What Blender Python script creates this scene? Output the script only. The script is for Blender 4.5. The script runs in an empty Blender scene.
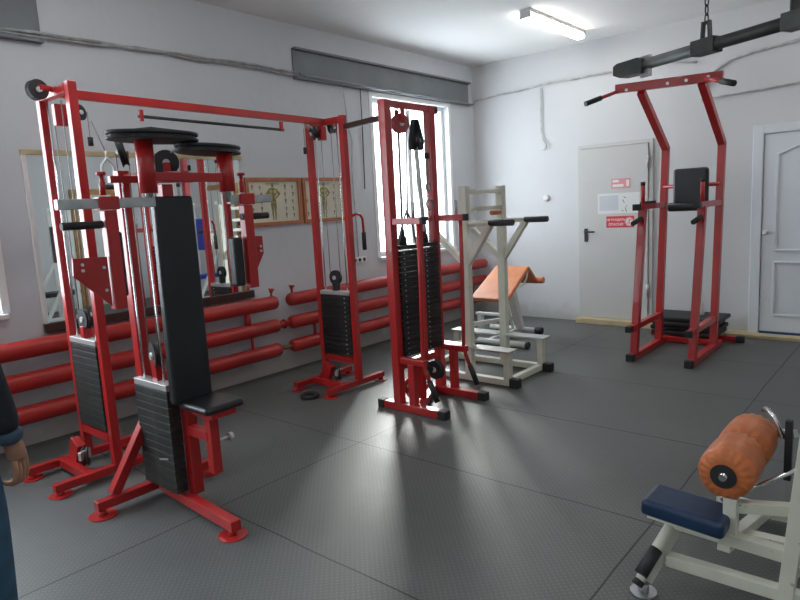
import bpy, bmesh, math, random
from mathutils import Vector, Matrix
random.seed(7)
S = bpy.context.scene
COL = S.collection
R = math.radians

# ------------------------------------------------------------------ camera
cam_d = bpy.data.cameras.new('camera')
cam = bpy.data.objects.new('camera', cam_d)
COL.objects.link(cam)
yaw, pit, rol = -0.7084, -0.1474, -0.0540
fwd = Vector((math.sin(yaw)*math.cos(pit), math.cos(yaw)*math.cos(pit), math.sin(pit)))
rt = Vector((math.cos(yaw), -math.sin(yaw), 0))
up = rt.cross(fwd)
rt2 = rt*math.cos(rol) + up*math.sin(rol)
up2 = -rt*math.sin(rol) + up*math.cos(rol)
M = Matrix((rt2, up2, -fwd)).transposed().to_4x4()
M.translation = Vector((4.6902, -7.1526, 1.4923))
cam.matrix_world = M
cam_d.sensor_width = 36
cam_d.lens = 36*627.04/800
cam_d.clip_start = 0.05
S.camera = cam

# ------------------------------------------------------------------ world, lights, exposure
w = bpy.data.worlds.new('overcast_sky')
S.world = w
w.use_nodes = True
bg = w.node_tree.nodes['Background']
bg.inputs[0].default_value = (0.86, 0.93, 1.0, 1)
bg.inputs[1].default_value = 11.5
S.view_settings.view_transform = 'Standard'
S.view_settings.look = 'None'
S.view_settings.gamma = 1
S.view_settings.use_curve_mapping = False
S.view_settings.exposure = 0.0
LAMP_STRENGTH = 20.0
# low winter sun behind thin cloud, shining in through the windows
sun_d = bpy.data.lights.new('hazy_sun', 'SUN'); sun_d.energy = 6.0; sun_d.angle = R(17); sun_d.color = (1, .97, .92)
sun = bpy.data.objects.new('hazy_sun', sun_d); COL.objects.link(sun)
sun.location = (-6, 5, 5)
sun.rotation_euler = Vector((-.65*math.cos(R(25)), .76*math.cos(R(25)), math.sin(R(25)))).to_track_quat('Z', 'Y').to_euler()

def portal(y0, y1, z0, z1):
    l = bpy.data.lights.new('window_portal', 'AREA')
    l.shape = 'RECTANGLE'; l.size = y1-y0; l.size_y = z1-z0
    l.cycles.is_portal = True
    o = bpy.data.objects.new('window_portal', l); COL.objects.link(o)
    o.location = (-0.15, (y0+y1)/2, (z0+z1)/2)
    o.rotation_euler = Vector((-1, 0, 0)).to_track_quat('Z', 'Y').to_euler()
W1 = (-1.97, -0.58, 0.95, 2.68)
W2 = (-7.35, -5.74, 0.93, 2.68)
W3 = (-9.9, -8.3, 0.93, 2.68)
for a in (W1, W2, W3):
    portal(*a)

# ------------------------------------------------------------------ materials
def mat(name, col, rough=0.5, metal=0.0, spec=0.5, var=0.0, vscale=6.0, bump=0.0, bscale=200.0, wear=None, wscale=14, wamt=0.62, coat=0.0):
    m = bpy.data.materials.new(name); m.use_nodes = True
    nt = m.node_tree; N = nt.nodes; L = nt.links
    b = N['Principled BSDF']
    b.inputs['Base Color'].default_value = (*col, 1)
    b.inputs['Roughness'].default_value = rough
    b.inputs['Metallic'].default_value = metal
    b.inputs['Specular IOR Level'].default_value = spec
    b.inputs['Coat Weight'].default_value = coat
    tc = N.new('ShaderNodeTexCoord')
    last = None
    if var > 0:
        n = N.new('ShaderNodeTexNoise'); n.inputs['Scale'].default_value = vscale; n.inputs['Detail'].default_value = 5
        L.new(tc.outputs['Object'], n.inputs['Vector'])
        r = N.new('ShaderNodeMapRange'); r.inputs[1].default_value = .3; r.inputs[2].default_value = .7
        r.inputs[3].default_value = 1-var; r.inputs[4].default_value = 1+var
        L.new(n.outputs['Fac'], r.inputs[0])
        mx = N.new('ShaderNodeMix'); mx.data_type = 'RGBA'; mx.blend_type = 'MULTIPLY'; mx.inputs[0].default_value = 1
        mx.inputs[6].default_value = (*col, 1)
        L.new(r.outputs[0], mx.inputs[7])
        last = mx.outputs[2]
    if wear:
        n2 = N.new('ShaderNodeTexNoise'); n2.inputs['Scale'].default_value = wscale; n2.inputs['Detail'].default_value = 8
        n2.inputs['Roughness'].default_value = .7
        L.new(tc.outputs['Object'], n2.inputs['Vector'])
        r2 = N.new('ShaderNodeMapRange'); r2.inputs[1].default_value = wamt; r2.inputs[2].default_value = wamt+.05
        L.new(n2.outputs['Fac'], r2.inputs[0])
        mx2 = N.new('ShaderNodeMix'); mx2.data_type = 'RGBA'
        L.new(r2.outputs[0], mx2.inputs[0])
        if last: L.new(last, mx2.inputs[6])
        else: mx2.inputs[6].default_value = (*col, 1)
        mx2.inputs[7].default_value = (*wear, 1)
        last = mx2.outputs[2]
    if last: L.new(last, b.inputs['Base Color'])
    if bump > 0:
        n3 = N.new('ShaderNodeTexNoise'); n3.inputs['Scale'].default_value = bscale; n3.inputs['Detail'].default_value = 3
        L.new(tc.outputs['Object'], n3.inputs['Vector'])
        bp = N.new('ShaderNodeBump'); bp.inputs['Strength'].default_value = bump; bp.inputs['Distance'].default_value = .004
        L.new(n3.outputs['Fac'], bp.inputs['Height']); L.new(bp.outputs[0], b.inputs['Normal'])
    return m

RED = mat('red_paint', (0.43, 0.016, 0.017), .32, var=.12, wear=(.16, .06, .05), wscale=9, wamt=.72, coat=.2)
RADRED = mat('red_radiator_enamel', (0.40, 0.022, 0.018), .4, var=.15, vscale=4)
CREAM = mat('cream_frame_paint', (0.66, 0.66, 0.56), .42, var=.08, wear=(.25, .23, .18), wscale=18, wamt=.645)
WHITEP = mat('white_frame_paint', (0.72, 0.73, 0.70), .42, var=.06, wear=(.3, .3, .28), wscale=22, wamt=.7)
BLACKR = mat('black_rubber', (0.018, 0.018, 0.02), .6, var=.2)
PLATE = mat('weight_plate_steel', (0.022, 0.024, 0.024), .42, metal=.25, var=.35, vscale=14)
PLATEG = mat('worn_plate_steel', (0.03, 0.034, 0.032), .5, metal=.2, var=.4, vscale=10, wear=(.055, .062, .056), wscale=7, wamt=.55)
VINYL = mat('black_vinyl', (0.014, 0.015, 0.018), .38, var=.2, bump=.25, bscale=60, spec=.5)
CHROME = mat('chrome', (0.72, 0.73, 0.74), .16, metal=1)
ZINC = mat('zinc_square_tube', (0.45, 0.47, 0.47), .38, metal=.85, var=.15, vscale=20)
ALU = mat('brushed_aluminium', (0.62, 0.63, 0.62), .4, metal=.7)
CABLE = mat('steel_cable', (0.25, 0.26, 0.26), .4, metal=.6)
DARKST = mat('dark_suspended_steel', (0.055, 0.06, 0.055), .5, metal=.3, var=.25, vscale=10)
ORANGE = mat('orange_vinyl', (0.66, 0.235, 0.10), .42, var=.14, vscale=9, bump=.3, bscale=25)
ORANGEB = mat('worn_orange_vinyl', (0.54, 0.15, 0.045), .42, var=.22, vscale=14, bump=.5, bscale=22)
BLUEV = mat('navy_blue_vinyl', (0.009, 0.032, 0.085), .36, var=.2, vscale=9, bump=.25, bscale=40)
BLUER = mat('bright_blue_vinyl', (0.03, 0.06, 0.45), .45)
TAN = mat('varnished_wood', (0.42, 0.22, 0.07), .45, var=.2, vscale=10)
PALEW = mat('pale_wood', (0.52, 0.42, 0.25), .6, var=.15)
DARKW = mat('dark_wood', (0.045, 0.018, 0.014), .5, var=.2)
FRAMEW = mat('orange_wood_frame', (0.42, 0.145, 0.055), .45, var=.15, vscale=12)
PAPER = mat('poster_paper', (0.62, 0.60, 0.48), .7, var=.05, vscale=20)
INK = mat('poster_ink_olive', (0.22, 0.2, 0.08), .7)
INK2 = mat('poster_ink_brown', (0.19, 0.13, 0.09), .7)
INKY = mat('poster_ink_yellow', (0.5, 0.42, 0.12), .7)
WHITEPLA = mat('white_plastic', (0.75, 0.75, 0.73), .5)
DOORG = mat('pale_grey_door_enamel', (0.55, 0.55, 0.535), .5, var=.03, vscale=2)
DOORW = mat('white_door_paint', (0.72, 0.76, 0.80), .4)
BLUEST = mat('blue_threshold_paint', (0.02, 0.10, 0.28), .5)
WINW = mat('white_window_plastic', (0.82, 0.83, 0.83), .4)
LINTEL = mat('grey_lintel_steel', (0.17, 0.185, 0.20), .55, var=.12, vscale=3)
CONDUIT = mat('grey_conduit', (0.33, 0.33, 0.33), .5, var=.3, vscale=14)
CONDW = mat('painted_conduit', (0.5, 0.5, 0.49), .6, var=.3, vscale=10)
SIGNR = mat('sign_red', (0.62, 0.045, 0.06), .5)
SIGNP = mat('faded_sign_pink', (0.68, 0.30, 0.32), .5)
SIGNW = mat('sign_white', (0.78, 0.74, 0.72), .5)
SHEET = mat('white_paper', (0.72, 0.73, 0.72), .7)
SKIN = mat('skin', (0.42, 0.22, 0.14), .5, var=.08, vscale=30)
JACKET = mat('dark_navy_jacket_cloth', (0.012, 0.017, 0.026), .8, var=.25, vscale=20, bump=.4, bscale=60)
CUFF = mat('slate_knit_cuff', (0.05, 0.085, 0.13), .85, bump=.6, bscale=120)
JEANS = mat('blue_denim', (0.03, 0.085, 0.15), .85, var=.3, vscale=12, bump=.5, bscale=220)
HAIR = mat('dark_brown_hair', (0.03, 0.018, 0.01), .6, bump=.8, bscale=120)
SHOE = mat('black_shoe_leather', (0.02, 0.02, 0.02), .4)
EYEW = mat('eye_white', (0.8, 0.8, 0.78), .2)
EYEB = mat('eye_brown', (0.05, 0.025, 0.01), .2)

def wall_mat(name, col, blot=.06, dirt=None):
    m = bpy.data.materials.new(name); m.use_nodes = True
    nt = m.node_tree; N = nt.nodes; L = nt.links; b = N['Principled BSDF']
    b.inputs['Roughness'].default_value = .75
    tc = N.new('ShaderNodeTexCoord')
    n = N.new('ShaderNodeTexNoise'); n.inputs['Scale'].default_value = .9; n.inputs['Detail'].default_value = 6
    L.new(tc.outputs['Object'], n.inputs['Vector'])
    r = N.new('ShaderNodeMapRange'); r.inputs[1].default_value = .35; r.inputs[2].default_value = .65
    r.inputs[3].default_value = 1-blot; r.inputs[4].default_value = 1
    L.new(n.outputs['Fac'], r.inputs[0])
    mx = N.new('ShaderNodeMix'); mx.data_type = 'RGBA'; mx.blend_type = 'MULTIPLY'; mx.inputs[0].default_value = 1
    mx.inputs[6].default_value = (*col, 1); L.new(r.outputs[0], mx.inputs[7])
    out = mx.outputs[2]
    if dirt:
        sp = N.new('ShaderNodeSeparateXYZ'); L.new(tc.outputs['Object'], sp.inputs[0])
        n4 = N.new('ShaderNodeTexNoise'); n4.inputs['Scale'].default_value = 5; n4.inputs['Detail'].default_value = 8
        L.new(tc.outputs['Object'], n4.inputs['Vector'])
        ad = N.new('ShaderNodeMath'); ad.operation = 'MULTIPLY_ADD'; ad.inputs[1].default_value = -.35
        L.new(n4.outputs['Fac'], ad.inputs[0]); L.new(sp.outputs[2], ad.inputs[2])
        r3 = N.new('ShaderNodeMapRange'); r3.inputs[1].default_value = -.10; r3.inputs[2].default_value = .02
        r3.inputs[3].default_value = .8; r3.inputs[4].default_value = 0
        L.new(ad.outputs[0], r3.inputs[0])
        mx3 = N.new('ShaderNodeMix'); mx3.data_type = 'RGBA'
        L.new(r3.outputs[0], mx3.inputs[0]); L.new(out, mx3.inputs[6]); mx3.inputs[7].default_value = (*dirt, 1)
        out = mx3.outputs[2]
    L.new(out, b.inputs['Base Color'])
    n2 = N.new('ShaderNodeTexNoise'); n2.inputs['Scale'].default_value = 9; n2.inputs['Detail'].default_value = 7
    L.new(tc.outputs['Object'], n2.inputs['Vector'])
    bp = N.new('ShaderNodeBump'); bp.inputs['Strength'].default_value = .2; bp.inputs['Distance'].default_value = .02
    L.new(n2.outputs['Fac'], bp.inputs['Height']); L.new(bp.outputs[0], b.inputs['Normal'])
    return m
WALLL = wall_mat('pale_blue_grey_wall', (0.60, 0.625, 0.655), .05, dirt=(.40, .39, .35))
WALLB = wall_mat('white_wall', (0.645, 0.65, 0.662), .05, dirt=(.5, .5, .48))
CEILM = wall_mat('white_ceiling', (0.86, 0.86, 0.85), .04)

def floor_mat():
    m = bpy.data.materials.new('grey_rubber_mats'); m.use_nodes = True
    nt = m.node_tree; N = nt.nodes; L = nt.links; b = N['Principled BSDF']
    tc = N.new('ShaderNodeTexCoord'); sp = N.new('ShaderNodeSeparateXYZ'); L.new(tc.outputs['Object'], sp.inputs[0])
    def math_(op, a, bb=None, c=None):
        n = N.new('ShaderNodeMath'); n.operation = op
        for i, v in enumerate((a, bb, c)):
            if v is None: continue
            if isinstance(v, (int, float)): n.inputs[i].default_value = v
            else: L.new(v, n.inputs[i])
        return n.outputs[0]
    nz = N.new('ShaderNodeTexNoise'); nz.inputs['Scale'].default_value = 1.3; nz.inputs['Detail'].default_value = 2
    L.new(tc.outputs['Object'], nz.inputs['Vector'])
    wob = math_('MULTIPLY', math_('SUBTRACT', nz.outputs['Fac'], .5), .03)
    X = math_('ADD', sp.outputs[0], wob); Y = math_('ADD', sp.outputs[1], wob)
    def seam(v, off, per):
        f = math_('FRACT', math_('DIVIDE', math_('SUBTRACT', v, off), per))
        d = math_('MULTIPLY', math_('MINIMUM', f, math_('SUBTRACT', 1.0, f)), per)
        return math_('LESS_THAN', d, .004)
    sx = seam(X, 1.93, 1.85); sy = seam(Y, -5.47, 1.06)
    sm = math_('MAXIMUM', sx, sy)
    # checker-plate lozenges
    p = 0.030
    u = math_('DIVIDE', math_('ADD', sp.outputs[0], sp.outputs[1]), p)
    v = math_('DIVIDE', math_('SUBTRACT', sp.outputs[0], sp.outputs[1]), p)
    fu = math_('ABSOLUTE', math_('SUBTRACT', math_('FRACT', u), .5)); fv = math_('ABSOLUTE', math_('SUBTRACT', math_('FRACT', v), .5))
    par = math_('MODULO', math_('ADD', math_('FLOOR', u), math_('FLOOR', v)), 2.0)
    par = math_('GREATER_THAN', math_('ABSOLUTE', par), .5)
    l1 = math_('LESS_THAN', math_('ADD', math_('MULTIPLY', fu, 2.6), math_('MULTIPLY', fv, 1.0)), .46)
    l2 = math_('LESS_THAN', math_('ADD', math_('MULTIPLY', fu, 1.0), math_('MULTIPLY', fv, 2.6)), .46)
    loz = math_('ADD', math_('MULTIPLY', par, l1), math_('MULTIPLY', math_('SUBTRACT', 1.0, par), l2))
    n1 = N.new('ShaderNodeTexNoise'); n1.inputs['Scale'].default_value = 1.1; n1.inputs['Detail'].default_value = 8; n1.inputs['Roughness'].default_value = .65
    L.new(tc.outputs['Object'], n1.inputs['Vector'])
    r = N.new('ShaderNodeMapRange'); r.inputs[1].default_value = .3; r.inputs[2].default_value = .7; r.inputs[3].default_value = .78; r.inputs[4].default_value = 1.2
    L.new(n1.outputs['Fac'], r.inputs[0])
    mx = N.new('ShaderNodeMix'); mx.data_type = 'RGBA'; mx.blend_type = 'MULTIPLY'; mx.inputs[0].default_value = 1
    mx.inputs[6].default_value = (.098, .102, .098, 1); L.new(r.outputs[0], mx.inputs[7])
    mx3 = N.new('ShaderNodeMix'); mx3.data_type = 'RGBA'; mx3.blend_type = 'MULTIPLY'
    L.new(loz, mx3.inputs[0]); L.new(mx.outputs[2], mx3.inputs[6]); mx3.inputs[7].default_value = (1.45, 1.45, 1.45, 1)
    mx2 = N.new('ShaderNodeMix'); mx2.data_type = 'RGBA'
    L.new(sm, mx2.inputs[0]); L.new(mx3.outputs[2], mx2.inputs[6]); mx2.inputs[7].default_value = (.012, .012, .012, 1)
    L.new(mx2.outputs[2], b.inputs['Base Color'])
    rr = N.new('ShaderNodeMapRange'); rr.inputs[1].default_value = .3; rr.inputs[2].default_value = .7; rr.inputs[3].default_value = .46; rr.inputs[4].default_value = .58
    L.new(n1.outputs['Fac'], rr.inputs[0]); L.new(rr.outputs[0], b.inputs['Roughness'])
    b.inputs['Specular IOR Level'].default_value = .5
    h = math_('SUBTRACT', loz, math_('MULTIPLY', sm, 2.0))
    bp = N.new('ShaderNodeBump'); bp.inputs['Strength'].default_value = .8; bp.inputs['Distance'].default_value = .0025
    L.new(h, bp.inputs['Height']); L.new(bp.outputs[0], b.inputs['Normal'])
    return m
FLOORM = floor_mat()

def tread_mat():
    m = mat('checker_plate_tread', (.5, .52, .5), .4, metal=.5)
    nt = m.node_tree; N = nt.nodes; L = nt.links; b = N['Principled BSDF']
    tc = N.new('ShaderNodeTexCoord'); v = N.new('ShaderNodeTexVoronoi'); v.inputs['Scale'].default_value = 38
    L.new(tc.outputs['Object'], v.inputs['Vector'])
    bp = N.new('ShaderNodeBump'); bp.inputs['Strength'].default_value = .7; bp.inputs['Distance'].default_value = .004; bp.invert = True
    L.new(v.outputs['Distance'], bp.inputs['Height']); L.new(bp.outputs[0], b.inputs['Normal'])
    return m
TREAD = tread_mat()

def emis(name, col, s):
    m = bpy.data.materials.new(name); m.use_nodes = True; nt = m.node_tree
    b = nt.nodes['Principled BSDF']; b.inputs['Base Color'].default_value = (*col, 1)
    b.inputs['Emission Color'].default_value = (*col, 1); b.inputs['Emission Strength'].default_value = s
    return m
TUBE = emis('fluorescent_diffuser', (1, .98, .94), LAMP_STRENGTH)

def glass_mat():
    m = bpy.data.materials.new('window_glass'); m.use_nodes = True; nt = m.node_tree; N = nt.nodes; L = nt.links
    N.remove(N['Principled BSDF']); o = N['Material Output']
    t = N.new('ShaderNodeBsdfTransparent'); t.inputs[0].default_value = (.95, .97, .97, 1)
    g = N.new('ShaderNodeBsdfGlossy'); g.inputs['Roughness'].default_value = .02
    x = N.new('ShaderNodeMixShader'); x.inputs[0].default_value = .06; L.new(t.outputs[0], x.inputs[1]); L.new(g.outputs[0], x.inputs[2])
    L.new(x.outputs[0], o.inputs[0])
    return m
GLASS = glass_mat()
MIRROR = mat('mirror_glass', (.9, .93, .93), .015, metal=1)

# ------------------------------------------------------------------ mesh helpers
class MB:
    def __init__(s): s.v = []; s.f = []; s.sm = []
    def add(s, verts, faces, smooth=False):
        o = len(s.v); s.v += [Vector(p) for p in verts]
        for i, f in enumerate(faces):
            s.f.append([o+k for k in f]); s.sm.append(smooth if isinstance(smooth, bool) else smooth[i])
        return s
    def box(s, c, d, rot=None):
        c = Vector(c); v = []
        for sx in (-.5, .5):
            for sy in (-.5, .5):
                for sz in (-.5, .5):
                    p = Vector((sx*d[0], sy*d[1], sz*d[2]))
                    if rot is not None: p = rot @ p
                    v.append(c+p)
        return s.add(v, [(0, 1, 3, 2), (4, 6, 7, 5), (0, 4, 5, 1), (2, 3, 7, 6), (0, 2, 6, 4), (1, 5, 7, 3)])
    def bx(s, a, b):
        a = Vector(a); b = Vector(b)
        return s.box((a+b)/2, [abs(b[i]-a[i]) for i in range(3)])
    def frame(s, p, q, hint=(0, 0, 1)):
        p = Vector(p); q = Vector(q); d = (q-p); L = d.length; d.normalize()
        h = Vector(hint)
        if abs(d.dot(h)) > .97: h = Vector((0, 1, 0))
        x = h.cross(d).normalized(); y = d.cross(x)
        return p, q, d, x, y, L
    def bar(s, p, q, w=.06, h=None, hint=(0, 0, 1)):
        h = h or w
        p, q, d, x, y, L = s.frame(p, q, hint)
        v = [e + x*a*w/2 + y*b*h/2 for e in (p, q) for a, b in ((-1, -1), (1, -1), (1, 1), (-1, 1))]
        return s.add(v, [(3, 2, 1, 0), (4, 5, 6, 7), (0, 1, 5, 4), (1, 2, 6, 5), (2, 3, 7, 6), (3, 0, 4, 7)])
    def cyl(s, p, q, r, n=20, r2=None):
        r2 = r if r2 is None else r2
        return s.lathe(p, q, [(0, r), (1, r2)], n)
    def lathe(s, p, q, prof, n=24, caps=True, rf=None):
        # prof: (t along the axis 0..1, radius)
        p, q, d, x, y, L = s.frame(p, q)
        v = []
        for t, r in prof:
            for i in range(n):
                a = 2*math.pi*i/n
                rr = r*(rf(t, a) if rf else 1)
                v.append(p + d*L*t + (x*math.cos(a)+y*math.sin(a))*rr)
        f = []; sm = []
        for k in range(len(prof)-1):
            for i in range(n):
                j = (i+1) % n
                f.append((k*n+i, k*n+j, (k+1)*n+j, (k+1)*n+i)); sm.append(True)
        if caps:
            f.append(tuple(range(n-1, -1, -1))); sm.append(False)
            f.append(tuple((len(prof)-1)*n+i for i in range(n))); sm.append(False)
        return s.add(v, f, sm)
    def tube(s, pts, r, n=10):
        pts = [Vector(p) for p in pts]
        rings = []; prevx = None
        for i, p in enumerate(pts):
            a = pts[max(i-1, 0)]; b = pts[min(i+1, len(pts)-1)]
            d = (b-a).normalized()
            if prevx is None:
                h = Vector((0, 0, 1)) if abs(d.z) < .9 else Vector((0, 1, 0))
                x = h.cross(d).normalized()
            else:
                x = (prevx - d*prevx.dot(d)).normalized()
            prevx = x; y = d.cross(x)
            rr = r[i] if isinstance(r, (list, tuple)) else r
            rings.append([p+(x*math.cos(2*math.pi*k/n)+y*math.sin(2*math.pi*k/n))*rr for k in range(n)])
        v = [q for g in rings for q in g]; f = []; sm = []
        for i in range(len(pts)-1):
            for k in range(n):
                j = (k+1) % n
                f.append((i*n+k, i*n+j, (i+1)*n+j, (i+1)*n+k)); sm.append(True)
        f.append(tuple(range(n-1, -1, -1))); f.append(tuple((len(pts)-1)*n+k for k in range(n))); sm += [False, False]
        return s.add(v, f, sm)
    def prism(s, poly, d):
        # poly: 3-D points of a planar outline, extruded by vector d
        n = len(poly); poly = [Vector(p) for p in poly]; d = Vector(d)
        v = poly+[p+d for p in poly]
        f = [tuple(range(n-1, -1, -1)), tuple(n+i for i in range(n))]+[(i, (i+1) % n, n+(i+1) % n, n+i) for i in range(n)]
        return s.add(v, f)
    def torus(s, c, axis, R_, r, n=28, m=10):
        c = Vector(c); p, q, d, x, y, L = s.frame(c, c+Vector(axis))
        v = []
        for i in range(n):
            a = 2*math.pi*i/n; e = x*math.cos(a)+y*math.sin(a)
            for k in range(m):
                b = 2*math.pi*k/m
                v.append(c+e*(R_+r*math.cos(b))+d*r*math.sin(b))
        f = [(i*m+k, ((i+1) % n)*m+k, ((i+1) % n)*m+(k+1) % m, i*m+(k+1) % m) for i in range(n) for k in range(m)]
        return s.add(v, f, True)

def wloc(o):
    v = Vector((0, 0, 0))
    while o is not None:
        v += o.location; o = o.parent
    return v
def obj(name, mb, material, parent=None, bevel=0.0, seg=2, origin=None, sub=0):
    base = wloc(parent) if parent else (Vector(origin) if origin is not None else Vector((0, 0, 0)))
    off = Vector(origin) if origin is not None else base
    me = bpy.data.meshes.new(name)
    me.from_pydata([p-off for p in mb.v], [], mb.f)
    for i, p in enumerate(me.polygons): p.use_smooth = mb.sm[i]
    bm = bmesh.new(); bm.from_mesh(me); bmesh.ops.recalc_face_normals(bm, faces=bm.faces); bm.to_mesh(me); bm.free()
    me.materials.append(material)
    o = bpy.data.objects.new(name, me); COL.objects.link(o)
    if parent: o.parent = parent; o.location = off-base
    else: o.location = off
    if bevel:
        b = o.modifiers.new('bevel', 'BEVEL'); b.width = bevel; b.segments = seg; b.limit_method = 'ANGLE'; b.angle_limit = R(42)
    if sub:
        b = o.modifiers.new('subsurf', 'SUBSURF'); b.levels = sub; b.render_levels = sub
    return o
def thing(name, label, cat, loc, group=None):
    o = bpy.data.objects.new(name, None); COL.objects.link(o)
    o.empty_display_size = .1
    o.location = loc; o['label'] = label; o['category'] = cat
    if group: o['group'] = group
    return o
def tag(o, label, cat, group=None):
    o['label'] = label; o['category'] = cat
    if group: o['group'] = group
    return o
def struct(name, mb, material, parent=None, bevel=0, label=None):
    o = obj(name, mb, material, parent, bevel)
    if not parent: o['kind'] = 'structure'
    if label: o['label'] = label
    return o
def dup(root, loc, label=None, group=None):
    r = root.copy(); COL.objects.link(r); r.location = loc
    if label: r['label'] = label
    if group: r['group'] = group
    for ch in list(root.children):
        c = ch.copy(); COL.objects.link(c); c.parent = r
        for g in ch.children:
            d = g.copy(); COL.objects.link(d); d.parent = c
    return r

# ------------------------------------------------------------------ the room
H = 3.235
XR, YF = 7.0, -10.6
struct('floor', MB().bx((-.3, YF-.1, -.1), (XR+.1, .1, 0)), FLOORM, label='dark grey rubber mat floor with seams and a raised lozenge pattern')
struct('ceiling', MB().bx((-.3, YF-.1, H), (XR+.1, .1, H+.1)), CEILM)
# left wall with three window openings
m = MB(); T = .28
ys = [YF, W3[0], W3[1], W2[0], W2[1], W1[0], W1[1], 0.1]
for i in range(0, 8, 2):
    m.bx((-T, ys[i], 0), (0, ys[i+1], H))
for W in (W1, W2, W3):
    m.bx((-T, W[0], 0), (0, W[1], W[2])); m.bx((-T, W[0], W[3]), (0, W[1], H))
struct('wall_left', m, WALLL)
# back wall with recess for nothing: doors are surface mounted in their frames
struct('wall_back', MB().bx((-.3, 0, 0), (XR+.1, .2, H)), WALLB)
struct('wall_right', MB().bx((XR, YF, 0), (XR+.2, 0, H)), WALLB)
struct('wall_front', MB().bx((-.3, YF-.2, 0), (XR+.1, YF, H)), WALLB)

def window(n, W, mull):
    y0, y1, z0, z1 = W
    m = MB(); x = -.10; fw = .05
    m.bx((x-.03, y0, z0), (x+.03, y0+fw, z1)); m.bx((x-.03, y1-fw, z0), (x+.03, y1, z1))
    m.bx((x-.03, y0+fw, z0), (x+.03, y1-fw, z0+fw)); m.bx((x-.03, y0+fw, z1-fw), (x+.03, y1-fw, z1))
    for t in mull:
        yy = y0+(y1-y0)*t; m.bx((x-.03, yy-.035, z0+fw), (x+.03, yy+.035, z1-fw))
    wo = struct('window_%d' % n, m, WINW, bevel=.004)
    obj('glass_pane', MB().bx((x-.004, y0+.05, z0+.05), (x+.004, y1-.05, z1-.05)), GLASS, wo)
    obj('window_sill', MB().bx((-.07, y0-.03, z0-.035), (.05, y1+.03, z0)), WINW, wo, bevel=.006)
    m = MB()
    m.bx((-.17, y1, z0), (.012, y1+.05, z1+.05)) if False else None
    m.bx((0.0, y0-.05, z0), (.01, y0, z1+.05)); m.bx((0.0, y1, z0), (.01, y1+.05, z1+.05)); m.bx((0.0, y0, z1), (.01, y1, z1+.05))
    obj('window_trim', m, WINW, wo)
window(1, W1, (.5,))
window(2, W2, (.5,))
window(3, W3, (.5,))

# steel lintels over the windows (part of the building)
def lintel(n, y0, y1, z0, z1):
    m = MB(); m.bx((0, y0, z0), (.012, y1, z1)); m.bx((0, y0, z1-.02), (.06, y1, z1)); m.bx((0, y0, z0), (.06, y1, z0+.02))
    o = struct('trim_%d' % n, m, LINTEL, bevel=.002, label='grey steel lintel beam above the window')
lintel(1, -3.05, -.12, 2.735, 3.02)
lintel(2, -7.9, -5.27, 2.71, 3.02)

# ------------------------------------------------------------------ doors
B = -0.0
# steel door in the back wall
d1 = struct('door_1', MB().bx((1.50, -.045, .065), (2.27, 0, 2.035)), DOORG, bevel=.004, label='pale grey steel door with warning stickers, behind the pull-up tower')
m = MB(); m.bx((1.455, -.03, .0), (1.495, 0, 2.08)); m.bx((2.275, -.03, 0), (2.315, 0, 2.08)); m.bx((1.495, -.03, 2.04), (2.275, 0, 2.08))
obj('door_frame', m, DOORG, d1, bevel=.003)
m = MB(); m.bx((1.535, -.055, .965), (1.575, -.045, 1.12)); m.cyl((1.555, -.055, 1.085), (1.555, -.10, 1.085), .009); m.cyl((1.553, -.095, 1.085), (1.675, -.095, 1.082), .009)
obj('door_handle', m, BLACKR, d1)
for z in (1.78, .35):
    obj('hinge', MB().cyl((2.273, -.055, z), (2.273, -.055, z+.14), .013, 12), ZINC, d1)
struct('trim_3', MB().bx((1.46, -.16, 0), (2.36, -.0, .062)), PALEW, bevel=.004, label='pale wooden threshold step under the steel door')

# white panel door
d2 = struct('door_2', MB().bx((3.385, -.035, .05), (4.16, 0, 2.0)), DOORW, bevel=.003, label='white panelled door at the right edge')
m = MB(); m.bx((3.285, -.05, 0), (3.378, 0, 2.09)); m.bx((4.167, -.05, 0), (4.26, 0, 2.09)); m.bx((3.378, -.05, 2.005), (4.167, 0, 2.09))
obj('door_frame', m, DOORW, d2, bevel=.006)
def panel_rim(pts):
    m = MB(); n = len(pts)
    for i in range(n):
        a = Vector(pts[i]); b = Vector(pts[(i+1) % n])
        m.bar((a.x, -.04, a.y), (b.x, -.04, b.y), .022, .016, hint=(0, 1, 0))
    return m
arch = [(3.50+.545*t/8, 1.80+.09*math.sin(math.pi*t/8)**1.3) for t in range(9)]
obj('upper_panel', panel_rim([(3.50, .87)]+arch+[(4.045, .87)]), DOORW, d2, bevel=.004)
obj('lower_panel', panel_rim([(3.50, .22), (3.50, .75), (4.045, .75), (4.045, .22)]), DOORW, d2, bevel=.004)
m = MB(); m.lathe((3.42, -.035, 1.05), (3.42, -.1, 1.05), [(0, .024), (.12, .024), (.2, .011), (.45, .011), (.6, .024), (.85, .026), (1, .014)])
obj('door_knob', m, WHITEPLA, d2)
obj('door_sweep', MB().bx((3.385, -.03, .004), (4.16, -.002, .047)), BLUEST, d2)
m = MB(); m.bx((3.10, -.05, 0), (3.284, -.0, .03)); m.bx((3.10, -.20, 0), (4.5, -.051, .03))
struct('trim_4', m, PALEW, bevel=.003, label='pale wooden floor batten below the white door')

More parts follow.
